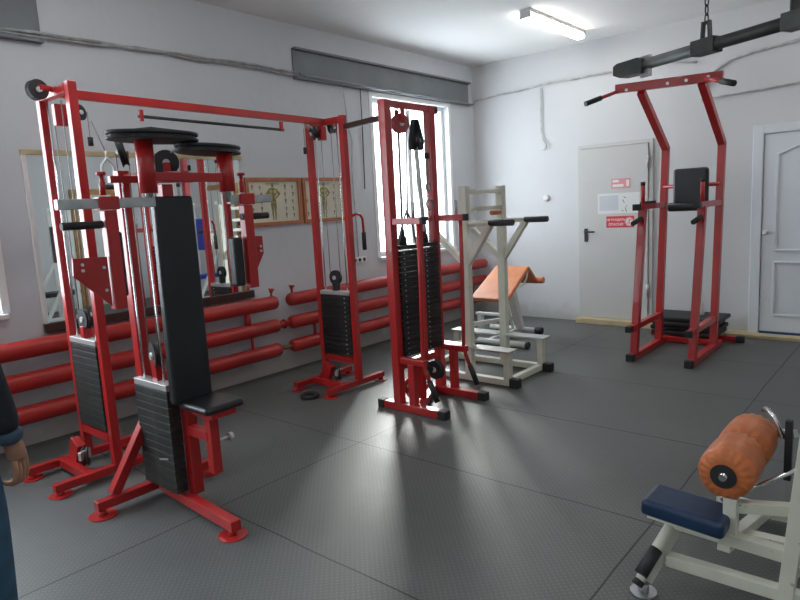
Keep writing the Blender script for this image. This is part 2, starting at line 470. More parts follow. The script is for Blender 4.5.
# doors seen only in the wall mirror
def wood_door(n, axis, a0, a1, zt):
    def bx_(m, u0, u1, z0, z1, t): 
        return m.bx((XR-t, u0, z0), (XR, u1, z1)) if axis == 'x' else m.bx((u0, -t, z0), (u1, 0, z1))
    d = struct('door_%d' % n, bx_(MB(), a0, a1, .01, zt, .03), WHITEPLA, label='white door in a varnished wood frame')
    m = MB(); bx_(m, a0-.1, a0, 0, zt+.1, .05); bx_(m, a1, a1+.1, 0, zt+.1, .05); bx_(m, a0, a1, zt, zt+.1, .05)
    obj('door_frame', m, TAN, d, bevel=.004)
wood_door(3, 'x', -2.25, -1.62, 2.0)
wood_door(4, 'y', 5.4, 6.3, 2.0)

# ------------------------------------------------------------------ ceiling lamps
def lamp(x, y, label):
    t = thing('fluorescent_lamp', label, 'ceiling light', (x, y, H), group='fluorescent ceiling lamps')
    m = MB(); m.bx((x-.056, y-.61, H-.034), (x+.056, y+.61, H))
    obj('lamp_housing', m, WHITEPLA, t, bevel=.004)
    m = MB()
    prof = [(-.045, H-.035), (-.055, H-.05), (-.05, H-.07), (-.03, H-.082), (.03, H-.082), (.05, H-.07), (.055, H-.05), (.045, H-.035)]
    m.prism([(x+a, y-.58, z) for a, z in prof], (0, 1.16, 0))
    obj('lamp_diffuser', m, TUBE, t)
    for s in (-1, 1):
        obj('end_cap', MB().bx((x-.055, y+s*.582, H-.08), (x+.055, y+s*.60, H-.034)), WHITEPLA, t, bevel=.003)
    return t
L0 = lamp(1.70, -1.07, 'long white fluorescent lamp, lit, on the ceiling near the back wall')
for (x, y, w_) in ((4.6, -1.07, 'space in front of the white panelled door'), (1.7, -5.2, 'red machines on the left'), (4.6, -5.2, 'leg machine on the right'), (1.7, -9.0, 'left rear of the room, behind the camera'), (4.6, -9.0, 'right rear of the room, behind the camera')):
    dup(L0, (x, y, H), 'long white fluorescent lamp over the ' + w_)

# ------------------------------------------------------------------ radiators
def radiator(y0, y1, zs, label, off=0, xc=.13):
    t = thing('pipe_radiator', label, 'radiator', (xc, (y0+y1)/2, 0), group='red pipe radiators')
    r = .062
    for i, z in enumerate(zs):
        m = MB()
        L_ = y1-y0
        m.lathe((xc, y0, z), (xc, y1, z), [(0, r*.55), (.012/L_, r*.9), (.03/L_, r), (1-.03/L_, r), (1-.012/L_, r*.9), (1, r*.55)], 24)
        obj('radiator_pipe', m, RADRED, t)
    for y in (y0+.42, y1-.42) if not off else (y0+.36, y1-.33):
        obj('connector_pipe', MB().cyl((xc, y, zs[0]-.05), (xc, y, zs[1]+.05), .028), RADRED, t)
    for y in (y0+.30, y1-.30):
        obj('connector_pipe', MB().cyl((xc, y, zs[1]-.05), (xc, y, zs[2]+.05), .014), RADRED, t)
    m = MB()
    for y in (y0+.5, y1-.5):
        for z in zs: m.bx((.002, y-.012, z-.02), (xc, y+.012, z+.01))
    obj('wall_bracket', m, RADRED, t)
    return t
ZS = (.69, .475, .25)
ra = radiator(-3.43, -.05, ZS, 'red three-pipe wall radiator under the window, ending at the back corner')
rb = radiator(-7.2, -3.57, ZS, 'red three-pipe wall radiator under the mirror, at the left edge of the photo', off=1)
for rr_, y in ((ra, -3.38), (rb, -3.62)):
    m = MB(); m.cyl((.13, y, .74), (.13, y, .79), .011); m.cyl((.13, y, .79), (.13, y, .82), .018); m.cyl((.10, y+.0, .815), (.17, y, .815), .008)
    obj('valve', m, RADRED, rr_)
m = MB(); m.cyl((.13, -3.568, .475), (.13, -3.42, .475), .03); m.torus((.13, -3.5, .475), (0, 1, 0), .034, .012)
obj('pipe_union', m, RADRED, ra)
RUST = mat('rusty_pipe', (.22, .10, .05), .6, var=.3, vscale=20)
m = MB(); m.cyl((.13, -3.568, .25), (.13, -3.42, .25), .018)
obj('pipe_union', m, RUST, ra)

# ------------------------------------------------------------------ mirror and posters
t = thing('wall_mirror', 'large wall mirror with dark lower ledge, hung on the left wall behind the red machines', 'mirror', (0, -4.6, .78))
y0, y1, z0, z1 = -5.47, -3.77, .82, 1.97
obj('mirror_glass', MB().bx((.012, y0, z0), (.02, y1, z1)), MIRROR, t)
obj('mirror_backing', MB().bx((.001, y0, z0), (.011, y1, z1)), DARKW, t)
m = MB(); m.bx((0, y0-.03, .755), (.05, y1+.03, .82)); obj('ledge', m, DARKW, t, bevel=.004)
m = MB(); m.bx((0, y0-.03, z1), (.035, y1+.03, z1+.035)); obj('top_rail', m, PALEW, t, bevel=.003)
m = MB(); m.bx((0, y0-.03, .82), (.03, y0, z1)); obj('side_rail', m, WHITEPLA, t, bevel=.003)

def muscle_figure(m, cy, zb, h, x, pose):
    # flat printed silhouette on a poster: body outline in the y-z plane
    def P(pts):
        m.prism([(x, cy+a*h, zb+b*h) for a, b in pts], (.0012, 0, 0))
    P([(-.035, .88), (-.04, .93), (-.02, .98), (.02, .98), (.04, .93), (.035, .88)])
    P([(-.03, .86), (-.14, .83), (-.155, .76), (-.10, .66), (-.08, .55), (-.09, .47), (.09, .47), (.08, .55), (.10, .66), (.155, .76), (.14, .83), (.03, .86)])
    P([(-.09, .47), (-.095, .36), (-.07, .24), (-.075, .14), (-.05, .02), (-.09, 0), (-.02, 0), (-.025, .14), (-.012, .26), (0, .46)])
    P([(.09, .47), (.095, .36), (.07, .24), (.075, .14), (.05, .02), (.09, 0), (.02, 0), (.025, .14), (.012, .26), (0, .46)])
    for s in (-1, 1):
        if pose == 0: P([(s*.14, .82), (s*.25, .70), (s*.22, .665), (s*.11, .57), (s*.09, .60), (s*.17, .68), (s*.13, .74)])
        else: P([(s*.14, .82), (s*.21, .66), (s*.23, .48), (s*.19, .48), (s*.15, .65), (s*.12, .74)])
def poster(yc0, yc1, label, pose, seed):
    rnd = random.Random(seed)
    zc0, zc1 = 1.385, 1.82
    t = thing('anatomy_poster', label, 'poster', (0, (yc0+yc1)/2, zc0), group='framed anatomy charts')
    fw = .033
    m = MB(); m.bx((0, yc0, zc0), (.03, yc1, zc0+fw)); m.bx((0, yc0, zc1-fw), (.03, yc1, zc1)); m.bx((0, yc0, zc0+fw), (.03, yc0+fw, zc1-fw)); m.bx((0, yc1-fw, zc0+fw), (.03, yc1, zc1-fw))
    obj('frame', m, FRAMEW, t, bevel=.003)
    obj('printed_sheet', MB().bx((0.001, yc0+.02, zc0+.02), (.012, yc1-.02, zc1-.02)), PAPER, t)
    m = MB(); c = (yc0+yc1)/2 - .01
    muscle_figure(m, c, zc0+.05, .34, .012, pose)
    obj('printed_figure', m, INK, t)
    m = MB()
    for s in (-1, 1):
        m.cyl((.0132, c+s*.025, zc0+.05+.34*.76), (.0145, c+s*.025, zc0+.05+.34*.76), .02, 12)
        m.cyl((.0132, c+s*.022, zc0+.05+.34*.62), (.0145, c+s*.022, zc0+.05+.34*.62), .012, 12)
    obj('printed_figure', m, INKY, t)
    m = MB()
    for s in (-1, 1):
        for i in range(5):
            for j in range(2):
                yy = c+s*(.14+.09*j)+rnd.uniform(-.01, .01); zz = zc0+.06+i*.066
                if abs(yy-(yc0 if s < 0 else yc1)) < .05: continue
                muscle_figure(m, yy, zz, .045+rnd.uniform(-.005, .01), .012, rnd.randint(0, 1))
    obj('printed_diagram', m, INK2, t)
    m = MB()
    for i in range(2): m.bx((.012, c-.08, zc1-.055-.012*i), (.0132, c+.08, zc1-.05-.012*i))
    obj('printed_line', m, INK, t)
poster(-3.72, -3.085, 'framed muscle chart nearest the mirror, left of the two wall charts', 0, 3)
poster(-3.055, -2.47, 'framed muscle chart behind the middle tower, right of the two wall charts', 0, 5)

# ------------------------------------------------------------------ stickers on the steel door
def text_mesh(s, size, loc, parent, material, name='lettering', bold=.0):
    c = bpy.data.curves.new(name, 'FONT'); c.body = s; c.size = size; c.extrude = .0004; c.align_x = 'CENTER'; c.align_y = 'CENTER'; c.offset = bold
    o = bpy.data.objects.new(name, c); COL.objects.link(o)
    dg = bpy.context.evaluated_depsgraph_get(); me = bpy.data.meshes.new_from_object(o.evaluated_get(dg))
    bpy.data.objects.remove(o)
    me.materials.clear(); me.materials.append(material)
    o = bpy.data.objects.new(name, me); COL.objects.link(o); o.parent = parent
    me.transform(Matrix.Rotation(R(90), 4, 'X'))
    o.location = Vector(loc)-wloc(parent)
    return o
def sticker(name, x0, x1, z0, z1, m_, label, cat='sign', y=-.045):
    return tag(obj(name, MB().bx((x0, y-.0025, z0), (x1, y, z1)), m_, origin=((x0+x1)/2, y, z0)), label, cat)
s = sticker('warning_sign', 1.80, 2.12, 1.125, 1.255, SIGNR, 'bright red warning sticker with a round symbol, lower on the grey steel door')
text_mesh('НЕ ВХОДИТЬ', .033, (1.912, -.0478, 1.212), s, SIGNW, bold=.0006)
text_mesh('ОПАСНО', .04, (1.912, -.0478, 1.160), s, SIGNW, bold=.0006)
m = MB(); m.cyl((2.065, -.0476, 1.19), (2.065, -.0485, 1.19), .052, 28); obj('symbol_disc', m, SIGNW, s)
m = MB(); m.torus((2.065, -.0487, 1.19), (0, 1, 0), .046, .005, 28, 6); m.bar((2.032, -.0488, 1.16), (2.098, -.0488, 1.22), .008, .001, hint=(0, 1, 0)); m.box((2.065, -.0486, 1.19), (.014, .001, .06)); obj('symbol', m, SIGNP, s)
s = sticker('warning_sign', 1.86, 2.08, 1.565, 1.675, SIGNP, 'faded pink and red warning sticker, higher on the grey steel door')
obj('sign_panel', MB().bx((1.875, -.0484, 1.635), (1.945, -.0474, 1.66)), SIGNW, s)
obj('sign_panel', MB().bx((1.875, -.0484, 1.583), (2.0, -.0474, 1.612)), SIGNW, s)
obj('sign_panel', MB().bx((2.03, -.0484, 1.585), (2.065, -.0474, 1.655)), SIGNW, s)
s = sticker('paper_notice', 1.70, 2.18, 1.285, 1.515, SHEET, 'white paper notice taped between the two red stickers on the steel door', 'notice')
m = MB()
for (a, b, c_, d_) in ((1.99, 1.44, 2.01, 1.40), (2.02, 1.35, 2.035, 1.30), (1.98, 1.32, 2.0, 1.31), (2.03, 1.37, 2.04, 1.36), (2.0, 1.47, 2.03, 1.455)):
    m.bar((a, -.048, b), (c_, -.048, d_), .008, .001, hint=(0, 1, 0))
obj('printed_drawing', m, INK2, s)
obj('printed_panel', MB().bx((1.72, -.0484, 1.32), (1.94, -.0474, 1.49)), mat('pale_blue_print', (.55, .58, .62), .7), s)

# wall switch and sockets
t = tag(obj('wall_switch', MB().lathe((1.03, 0, 1.50), (1.03, -.035, 1.50), [(0, .042), (.6, .042), (.7, .03), (1, .026)], 24), WHITEPLA, origin=(1.03, 0, 1.50)), 'small round white wall switch left of the steel door', 'switch')
t = thing('power_socket', 'white multi-socket strip on the left wall between the posters and the window', 'socket', (0, -2.34, .93))
obj('socket_body', MB().bx((0, -2.45, .925), (.035, -2.23, .985)), WHITEPLA, t, bevel=.006)
m = MB()
for k in range(3):
    m.cyl((.034, -2.41+.07*k, .955), (.037, -2.41+.07*k, .955), .02, 16)
obj('socket_hole', m, BLACKR, t)
t = thing('light_switch', 'small white double switch plate on the left wall beside the mirror', 'switch', (0, -3.69, 1.25))

COL.objects.unlink(t); bpy.data.objects.remove(t)

# wall conduits and cables
def cable_thing(name, pts, r, m_, label, cat='cable'):
    mb = MB(); mb.tube(pts, r, 8); return tag(obj(name, mb, m_, origin=pts[0]), label, cat)
def wav(p0, p1, n, amp, ax, sd):
    rnd = random.Random(sd); p0 = Vector(p0); p1 = Vector(p1); out = []
    for i in range(n+1):
        p = p0.lerp(p1, i/n); p[ax] += rnd.uniform(-amp, amp); out.append(tuple(p))
    return out
pts = wav((.035, -7.6, 2.735), (.035, -3.05, 2.80), 20, .008, 2, 1)
cable_thing('wall_conduit', pts, .012, CONDUIT, 'grey conduit pipe running high along the left wall, upper one of the pair')
pts = wav((.035, -7.6, 2.70), (.035, -4.9, 2.755), 8, .004, 2, 2)+wav((.035, -4.6, 2.775), (.035, -3.05, 2.765), 8, .010, 2, 2)
cable_thing('wall_conduit', pts, .009, CONDUIT, 'thin grey cable sagging just below the conduit high on the left wall')
pts = [(.075, -3.04, 2.775)]+wav((.075, -2.95, 2.765), (.075, -.12, 2.742), 16, .007, 2, 3)+[(.04, -.04, 2.76)]
cable_thing('wall_cable', pts, .010, CABLE, 'dark cable along the bottom edge of the lintel above the window')
pts = [(.03, -.02, 2.79)]+wav((.08, -.02, 2.815), (2.2, -.02, 2.87), 14, .012, 2, 4)+wav((2.3, -.02, 2.88), (2.75, -.02, 2.80), 3, .01, 2, 4)
cable_thing('wall_cable', pts, .011, CONDW, 'grey cable running high across the back wall from the corner')
pts = wav((.985, -.02, 2.81), (.975, -.02, 2.35), 5, .006, 0, 5)+[(.985, -.02, 2.27), (1.01, -.02, 2.20), (1.05, -.025, 2.15), (1.055, -.035, 2.11), (1.03, -.04, 2.085), (.98, -.035, 2.10)]
cable_thing('wall_cable', pts, .008, CONDW, 'loose cable hanging down the back wall and curling at its end')
pts = [(2.78, -.02, 2.42), (3.0, -.02, 2.425), (3.3, -.02, 2.43), (3.6, -.02, 2.445), (4.4, -.02, 2.46)]
cable_thing('wall_cable', pts, .010, CONDW, 'thin grey cable above the white door, behind the pull-up tower')
pts = [(2.82, -.02, 2.50), (2.9, -.02, 2.66), (3.05, -.02, 2.76), (3.3, -.02, 2.80), (3.65, -.02, 2.83), (4.5, -.02, 2.86)]
cable_thing('wall_cable', pts, .014, CONDW, 'grey cable curving up the back wall beside the suspended bar')
pts = [(.03, -2.43, 2.74), (.035, -2.42, 2.6), (.03, -2.40, 2.5), (.02, -2.38, 2.35), (.02, -2.33, 2.2), (.02, -2.36, 1.9), (.02, -2.34, .99)]
cable_thing('wall_cable', pts, .006, CONDW, 'thin white cable dropping from the lintel to the socket strip')
pts = [(.02, -2.16, 2.73), (.02, -2.16, 2.4), (.02, -2.17, 2.0), (.02, -2.18, 1.7)]
cable_thing('wall_cable', pts, .005, BLACKR, 'thin black cable hanging straight down left of the window')

# ------------------------------------------------------------------ shared machine pieces
def pulley(parent, c, axis, r=.055, th=.028, bracket=None, col=BLACKR, bracket_mat=RED):
    c = Vector(c); a = Vector(axis).normalized()*th/2
    m = MB(); m.lathe(c-a, c+a, [(0, r), (.12, r), (.35, r*.86), (.65, r*.86), (.88, r), (1, r)], 28)
    w_ = obj('pulley_wheel', m, col, parent)
    m = MB(); m.cyl(c-a*1.5, c+a*1.5, r*.28, 14)
    obj('axle', m, ALU, w_)
    if bracket:
        e = Vector(bracket); m = MB()
        for s in (-1, 1):
            o_ = a*1.6*s
            m.bar(c+o_, e+o_, r*.55, .004, hint=tuple(Vector(axis)))
        obj('pulley_bracket', m, bracket_mat, parent)
    return w_
def stack(parent, c, sx, sy, z0, n, ph, material=PLATE, top=ALU, pins=None, gap=.003):
    cx, cy = c
    m = MB(); zt = z0+n*ph
    m.bx((cx-sx/2, cy-sy/2, zt+gap), (cx+sx/2, cy+sy/2, zt+.035))
    st = obj('weight_stack', m, top, parent, bevel=.003)
    p = obj('weight_plate', MB().bx((cx-sx/2, cy-sy/2, z0), (cx+sx/2, cy+sy/2, z0+ph-gap)), material, st, bevel=.003)
    for k in range(1, n):
        q = p.copy(); COL.objects.link(q); q.parent = st; q.location = Vector(p.location)+Vector((0, 0, k*ph))
    if pins:
        m = MB(); ax, dx, dy = pins
        for k in range(n):
            z = z0+(k+.5)*ph
            if ax == 'y': m.cyl((cx+dx, cy-sy/2-.004, z), (cx+dx, cy, z), .006, 8)
            else: m.cyl((cx+sx/2+.003, cy+dy, z), (cx, cy+dy, z), .0048, 8)
        obj('pin_hole_rims', m, ALU, st)
    return st
def capped(parent, p, q, w=.06, cap=None, name='base_rail', m_=RED):
    o = obj(name, MB().bar(p, q, w), m_, parent, bevel=.003)
    return o
def rubber_cap(parent, p, q, w=.066, ):
    return obj('rubber_cap', MB().bar(p, q, w), BLACKR, parent, bevel=.003)
def foot(parent, c, r=.075, m_=RED):
    m = MB(); m.cyl((c[0], c[1], 0.0), (c[0], c[1], .006), r, 24); m.cyl((c[0], c[1], .006), (c[0], c[1], .03), .022, 12, .016)
    return obj('foot_plate', m, m_, parent)

PW = .049
# ------------------------------------------------------------------ cable crossover (two towers and the beam)
cc = thing('cable_crossover_machine', 'red cable crossover machine, two towers joined by a long top beam along the left wall', 'exercise machine', (.85, -4.5, 0))
def tower(yc, s, kind):
    # s=-1: tower at the near/left end, +1: far end
    ZT = 2.265 if s < 0 else 2.235
    for x in (.65, 1.05):
        obj('upright_post', MB().bx((x-PW/2, yc-PW/2, .07), (x+PW/2, yc+PW/2, ZT)), RED, cc, bevel=.003)
        capped(cc, (x, yc-.36, .05), (x, yc+.30, .05), .046)
        foot(cc, (x, yc-.33), .06); foot(cc, (x, yc+.27), .06)
    obj('cross_member', MB().bar((.68, yc, ZT-.03), (1.02, yc, ZT-.03), .05), RED, cc, bevel=.003)
    obj('cross_member', MB().bar((.68, yc, .23), (1.02, yc, .23), .05), RED, cc, bevel=.003)
    obj('cross_member', MB().bar((.675, yc-.16, .05), (1.025, yc-.16, .05), .05), RED, cc, bevel=.003)
    for x in (.72, .98):
        obj('guide_rod', MB().cyl((x, yc, .25), (x, yc, ZT-.05), .006, 10), CHROME, cc)
    stack(cc, (.85, yc), .345, .065, .27, 13, .0395, gap=.0015 if kind == 0 else .003, material=PLATEG if kind == 0 else PLATE, top=ALU, pins=('y', .12, 0) if kind else None)
    # floating pulley over the stack
    obj('pulley_yoke', MB().box((.85, yc, .855), (.045, .05, .07)), RED if kind == 0 else BLACKR, cc, bevel=.003)
    pulley(cc, (.85, yc, .93), (0, 1, 0), .062, .03)
    for x in (.79, .91):
        obj('cable', MB().cyl((x, yc, .93), (x, yc, ZT-.08), .0032, 6), CABLE, cc)
    # low swivel pulley
    m = MB(); m.box((.80, yc-.12, .14), (.10, .05, .14), Matrix.Rotation(R(25), 3, 'Y'))
    obj('pulley_bracket', m, RED, cc, bevel=.003)
    pulley(cc, (.92, yc-.12, .13), (.6, 1, 0), .058, .03)
    m = MB(); m.box((.94, yc-.135, .15), (.02, .09, .05), Matrix.Rotation(R(30), 3, 'Z')); obj('pulley_side_plate', m, ALU, cc, bevel=.002)
YA, YB = -5.57, -3.49
tower(YA, -1, 0); tower(YB, 1, 1)
obj('top_beam', MB().bar((.85, YA-.02, 2.235), (.85, YB+.02, 2.205), .048), RED, cc, bevel=.003)
# pull-up bar under the beam
m = MB(); m.cyl((.85, -5.09, 2.14), (.85, -3.93, 2.12), .010, 14); obj('pull_up_bar', m, BLACKR, cc)
for y in (-5.07, -3.95):
    obj('bar_hanger', MB().bx((.84, y-.012, 2.11), (.86, y+.012, 2.18)), RED, cc, bevel=.002)
# end pulleys on the beam
pulley(cc, (.86, -5.67, 2.238), (1, .1, 0), .055, .045)
obj('pulley_arm', MB().bar((.885, -5.67, 2.25), (.85, YA-.02, 2.25), .03), RED, cc, bevel=.003)
obj('hanging_bracket', MB().bx((.81, -5.585, 2.055), (.85, -5.505, 2.175)), RED, cc, bevel=.003)
pulley(cc, (.90, -5.475, 2.125), (1, .5, .1), .045, .03)
pulley(cc, (.85, -3.62, 2.115), (.6, 1, .5), .055, .045, bracket=(.85, -3.56, 2.18))
obj('pulley_side_plate', MB().box((.845, -3.655, 2.15), (.05, .10, .012), Matrix.Rotation(R(-28), 3, 'X')), ALU, cc, bevel=.002)
pulley(cc, (.85, -3.415, 2.17), (1, .3, 0), .05, .035, bracket=(.85, -3.46, 2.22))
obj('hanging_bracket', MB().bx((.82, -3.56, 2.06), (.87, -3.50, 2.17)), RED, cc, bevel=.003)
for y in (-5.41, -3.735):
    obj('cable', MB().cyl((.86, y, 2.14), (.86, y, 1.98), .003, 6), CABLE, cc)
    obj('cable_stop', MB().cyl((.86, y, 1.945), (.86, y, 1.995), .015, 12), BLACKR, cc)
# link bar to the double-stack tower
obj('link_bar', MB().bar((1.08, YB, 2.145), (1.70, -3.70, 2.125), .04), DARKW, cc, bevel=.003)
# red hook with a black grip on the far tower
m = MB(); m.tube([(1.07, -3.47, 1.44), (1.08, -3.43, 1.455), (1.085, -3.39, 1.445), (1.09, -3.37, 1.41), (1.09, -3.365, 1.28)], .011, 10)
obj('hook_arm', m, RED, cc)
obj('hand_grip', MB().cyl((1.09, -3.365, 1.30), (1.09, -3.365, 1.155), .018, 14), BLACKR, cc)
# stirrup handle hanging at the near tower
m = MB(); m.tube([(.95, -5.40, 1.70), (.95, -5.405, 1.78), (.95, -5.40, 1.83), (.95, -5.37, 1.87), (.95, -5.335, 1.83), (.95, -5.325, 1.78), (.95, -5.32, 1.70)], .009, 10)
m.cyl((.95, -5.37, 1.87), (.95, -5.37, 1.91), .006, 8)
obj('stirrup_handle', m, ALU, cc)
m = MB(); m.cyl((.95, -5.41, 1.70), (.95, -5.31, 1.70), .014, 12); obj('stirrup_grip', m, BLACKR, cc)
obj('cable', MB().cyl((.95, -5.37, 1.9), (.92, -5.42, 2.08), .003, 6), CABLE, cc)

# ------------------------------------------------------------------ fly machine
fx = 1.93
fm = thing('chest_fly_machine', 'red seated chest fly machine with tall black backrest, nearest machine on the left', 'exercise machine', (1.8, -5.5, 0))
obj('base_rail', MB().bar((1.50, -5.90, .06), (1.50, -5.20, .06), .048), RED, fm, bevel=.003)
obj('base_rail', MB().bar((1.53, -5.55, .06), (2.28, -5.60, .06), .052), RED, fm, bevel=.003)
foot(fm, (1.50, -5.87), .07); foot(fm, (1.50, -5.23), .07); foot(fm, (2.24, -5.597), .07)
obj('diagonal_brace', MB().bar((1.49, -5.80, .09), (1.49, -5.58, .43), .05), RED, fm, bevel=.003)
obj('upright_post', MB().bx((1.455, -5.59, .09), (1.515, -5.53, 1.75)), RED, fm, bevel=.003)
obj('upright_post', MB().bx((1.805, -5.552, .08), (1.86, -5.495, 1.66)), RED, fm, bevel=.003)
obj('top_rail', MB().bar((1.48, -5.55, 1.715), (1.93, -5.47, 1.70), .036), RED, fm, bevel=.003)
for x in (1.55, 1.75):
    obj('guide_rod', MB().cyl((x, -5.592, .10), (x, -5.592, 1.69), .005, 10), CHROME, fm)
stack(fm, (1.655, -5.592), .325, .065, .10, 13, .0415, material=PLATEG, top=ALU, gap=.0015)
obj('plate_wear_mark', MB().box((1.72, -5.6255, .27), (.09, .002, .008), Matrix.Rotation(R(-12), 3, 'Y')), ALU, fm)
obj('pulley_yoke', MB().box((1.67, -5.575, .72), (.05, .05, .13)), RED, fm, bevel=.003)
pulley(fm, (1.655, -5.575, .80), (.25, 1, 0), .070, .035)
for x in (1.60, 1.70):
    obj('cable', MB().cyl((x, -5.575, .82), (x, -5.575, 1.72), .0032, 6), CABLE, fm)
# rear top pulleys and cross arm
obj('cross_arm', MB().bar((1.60, -5.68, 1.70), (1.60, -5.22, 1.70), .034), RED, fm, bevel=.003)
pulley(fm, (1.60, -5.37, 1.785), (1, -.4, 0), .066, .03, bracket=(1.60, -5.37, 1.69))
pulley(fm, (1.60, -5.60, 1.83), (.5, 1, .25), .07, .035, bracket=(1.60, -5.60, 1.71))
# front cross beam with the two pivots
obj('pivot_beam', MB().bar((fx, -5.66, 1.69), (fx, -5.24, 1.685), .04, .042), RED, fm, bevel=.003)
YL, YR = -5.66, -5.235
for yy in (YL, YR):
    obj('pivot_housing', MB().cyl((fx, yy, 1.615), (fx, yy, 1.85 if yy < -5.5 else 1.805), .04, 24), RED, fm)
    obj('pivot_shaft', MB().cyl((fx, yy, 1.56), (fx, yy, 1.88 if yy < -5.5 else 1.835), .018, 14), CHROME, fm)
def cam_disc(cx_, cy_, z, rx, ry, rot, wob):
    m = MB(); n = 40
    for lay, (za, zb, k) in enumerate(((z, z+.012, 1.0), (z+.012, z+.024, .93), (z+.024, z+.038, 1.0))):
        pts = []
        for i in range(n):
            a = 2*math.pi*i/n
            e = 1+wob*math.cos(a-.4)+.03*math.sin(3*a)
            px_, py_ = rx*e*math.cos(a)*k, ry*e*math.sin(a)*k
            pts.append((cx_+px_*math.cos(rot)-py_*math.sin(rot), cy_+px_*math.sin(rot)+py_*math.cos(rot), za))
        m.prism(pts, (0, 0, zb-za))
    return m
obj('cam_wheel', cam_disc(fx-.02, -5.61, 1.852, .13, .215, 0, .12), BLACKR, fm, bevel=.003)
obj('cam_wheel', cam_disc(fx-.05, -5.31, 1.807, .12, .21, .35, .12), BLACKR, fm, bevel=.003)
m = MB(); m.tube([(fx-.1, -5.75, 1.895), (fx+.08, -5.66, 1.897), (fx+.06, -5.5, 1.893), (fx-.02, -5.40, 1.87), (fx-.25, -5.38, 1.83)], .006, 8)
obj('cable', m, BLACKR, fm)
# arms
def arm(y_in, s, ysl, ytip):
    a = obj('arm_bar', MB().bar((fx, y_in, 1.575), (fx, ytip, 1.575), .036, .043, hint=(0, 0, 1)), ZINC, fm, bevel=.003)
    sl = obj('arm_sleeve', MB().bx((fx-.03, ysl-.045, 1.548), (fx+.03, ysl+.045, 1.604)), RED, fm, bevel=.004)
    obj('lock_pin', MB().lathe((fx, ysl-.01, 1.61), (fx, ysl-.01, 1.71), [(0, .013), (.55, .013), (.6, .009), (.85, .009), (.86, .02), (1, .02)], 14), RED, sl)
    obj('arm_post', MB().bx((fx-.025, ysl-.025, 1.11), (fx+.025, ysl+.03, 1.545)), RED, fm, bevel=.004)
    obj('hand_grip', MB().cyl((fx, ysl-.03, 1.485), (fx+(.0), ysl-.20 if s < 0 else ysl+.14, 1.485), .017, 14), BLACKR, fm)
    if s < 0:
        m = MB(); m.prism([(fx-.005, ysl-.03, 1.345), (fx-.005, ysl-.175, 1.35), (fx-.005, ysl-.18, 1.275), (fx-.005, ysl-.03, 1.125)], (.014, 0, 0))
    else:
        m = MB(); m.prism([(fx-.06, ysl-.02, 1.385), (fx-.06, ysl+.13, 1.375), (fx-.06, ysl+.13, 1.28), (fx-.06, ysl+.03, 1.12)], (.014, 0, 0))
    g = obj('gusset_plate', m, RED, fm, bevel=.002)
    m = MB()
    for (dy, dz) in ((-.14, 1.32), (-.14, 1.295), (-.05, 1.30), (-.05, 1.20)):
        yy = ysl+dy if s < 0 else ysl-dy-.03
        m.cyl((fx+.008 if s < 0 else fx-.047, yy, dz), (fx+.014 if s < 0 else fx-.04, yy, dz), .007, 10)
    obj('bolt', m, ALU, g)
arm(YL+.02, -1, -5.86, -6.07)
arm(YR, 1, -5.135, -4.965)
obj('elbow_pad', MB().bx((fx-.05, -5.232, 1.125), (fx+.01, -5.175, 1.38)), VINYL, fm, bevel=.012, seg=3)
obj('elbow_pad', MB().box((fx-.09, -5.80, 1.30), (.04, .06, .30)), VINYL, fm, bevel=.012, seg=3)
# backrest and seat
bk = MB()
p0 = Vector((1.915, -5.55, .60)); p1 = Vector((1.905, -5.54, 1.60))
n = 12; pts = []
v = []
f_ = []
for i in range(n+1):
    t_ = i/n; c = p0.lerp(p1, t_); hw = .107-.006*t_
    zt = c.z
    v += [(c.x-.018, c.y-hw, zt), (c.x+.035, c.y-hw, zt), (c.x+.035, c.y+hw, zt), (c.x-.018, c.y+hw, zt)]
for i in range(n):
    for k in range(4):
        f_.append((i*4+k, i*4+(k+1) % 4, (i+1)*4+(k+1) % 4, (i+1)*4+k))
f_.append((3, 2, 1, 0)); f_.append(tuple(n*4+k for k in range(4)))
bk.add(v, f_)
b_ = obj('backrest', bk, VINYL, fm, bevel=.016, seg=4)
obj('seam', MB().bx((1.949, -5.655, .868), (1.953, -5.445, .872)), BLACKR, b_)
st_ = obj('seat', MB().bx((1.93, -5.63, .575), (2.17, -5.41, .612)), VINYL, fm, bevel=.02, seg=4)
obj('seat_plate', MB().bx((1.98, -5.59, .545), (2.15, -5.45, .574)), RED, fm, bevel=.003)
obj('seat_post', MB().bx((2.01, -5.55, .24), (2.06, -5.50, .544)), RED, fm, bevel=.003)
obj('seat_sleeve', MB().bar((1.86, -5.53, .43), (2.03, -5.53, .43), .05), RED, fm, bevel=.003)
m = MB(); m.cyl((2.05, -5.50, .40), (2.05, -5.44, .40), .008, 10); m.cyl((2.05, -5.445, .40), (2.05, -5.425, .40), .02, 12)
obj('lock_pin', m, ALU, fm)

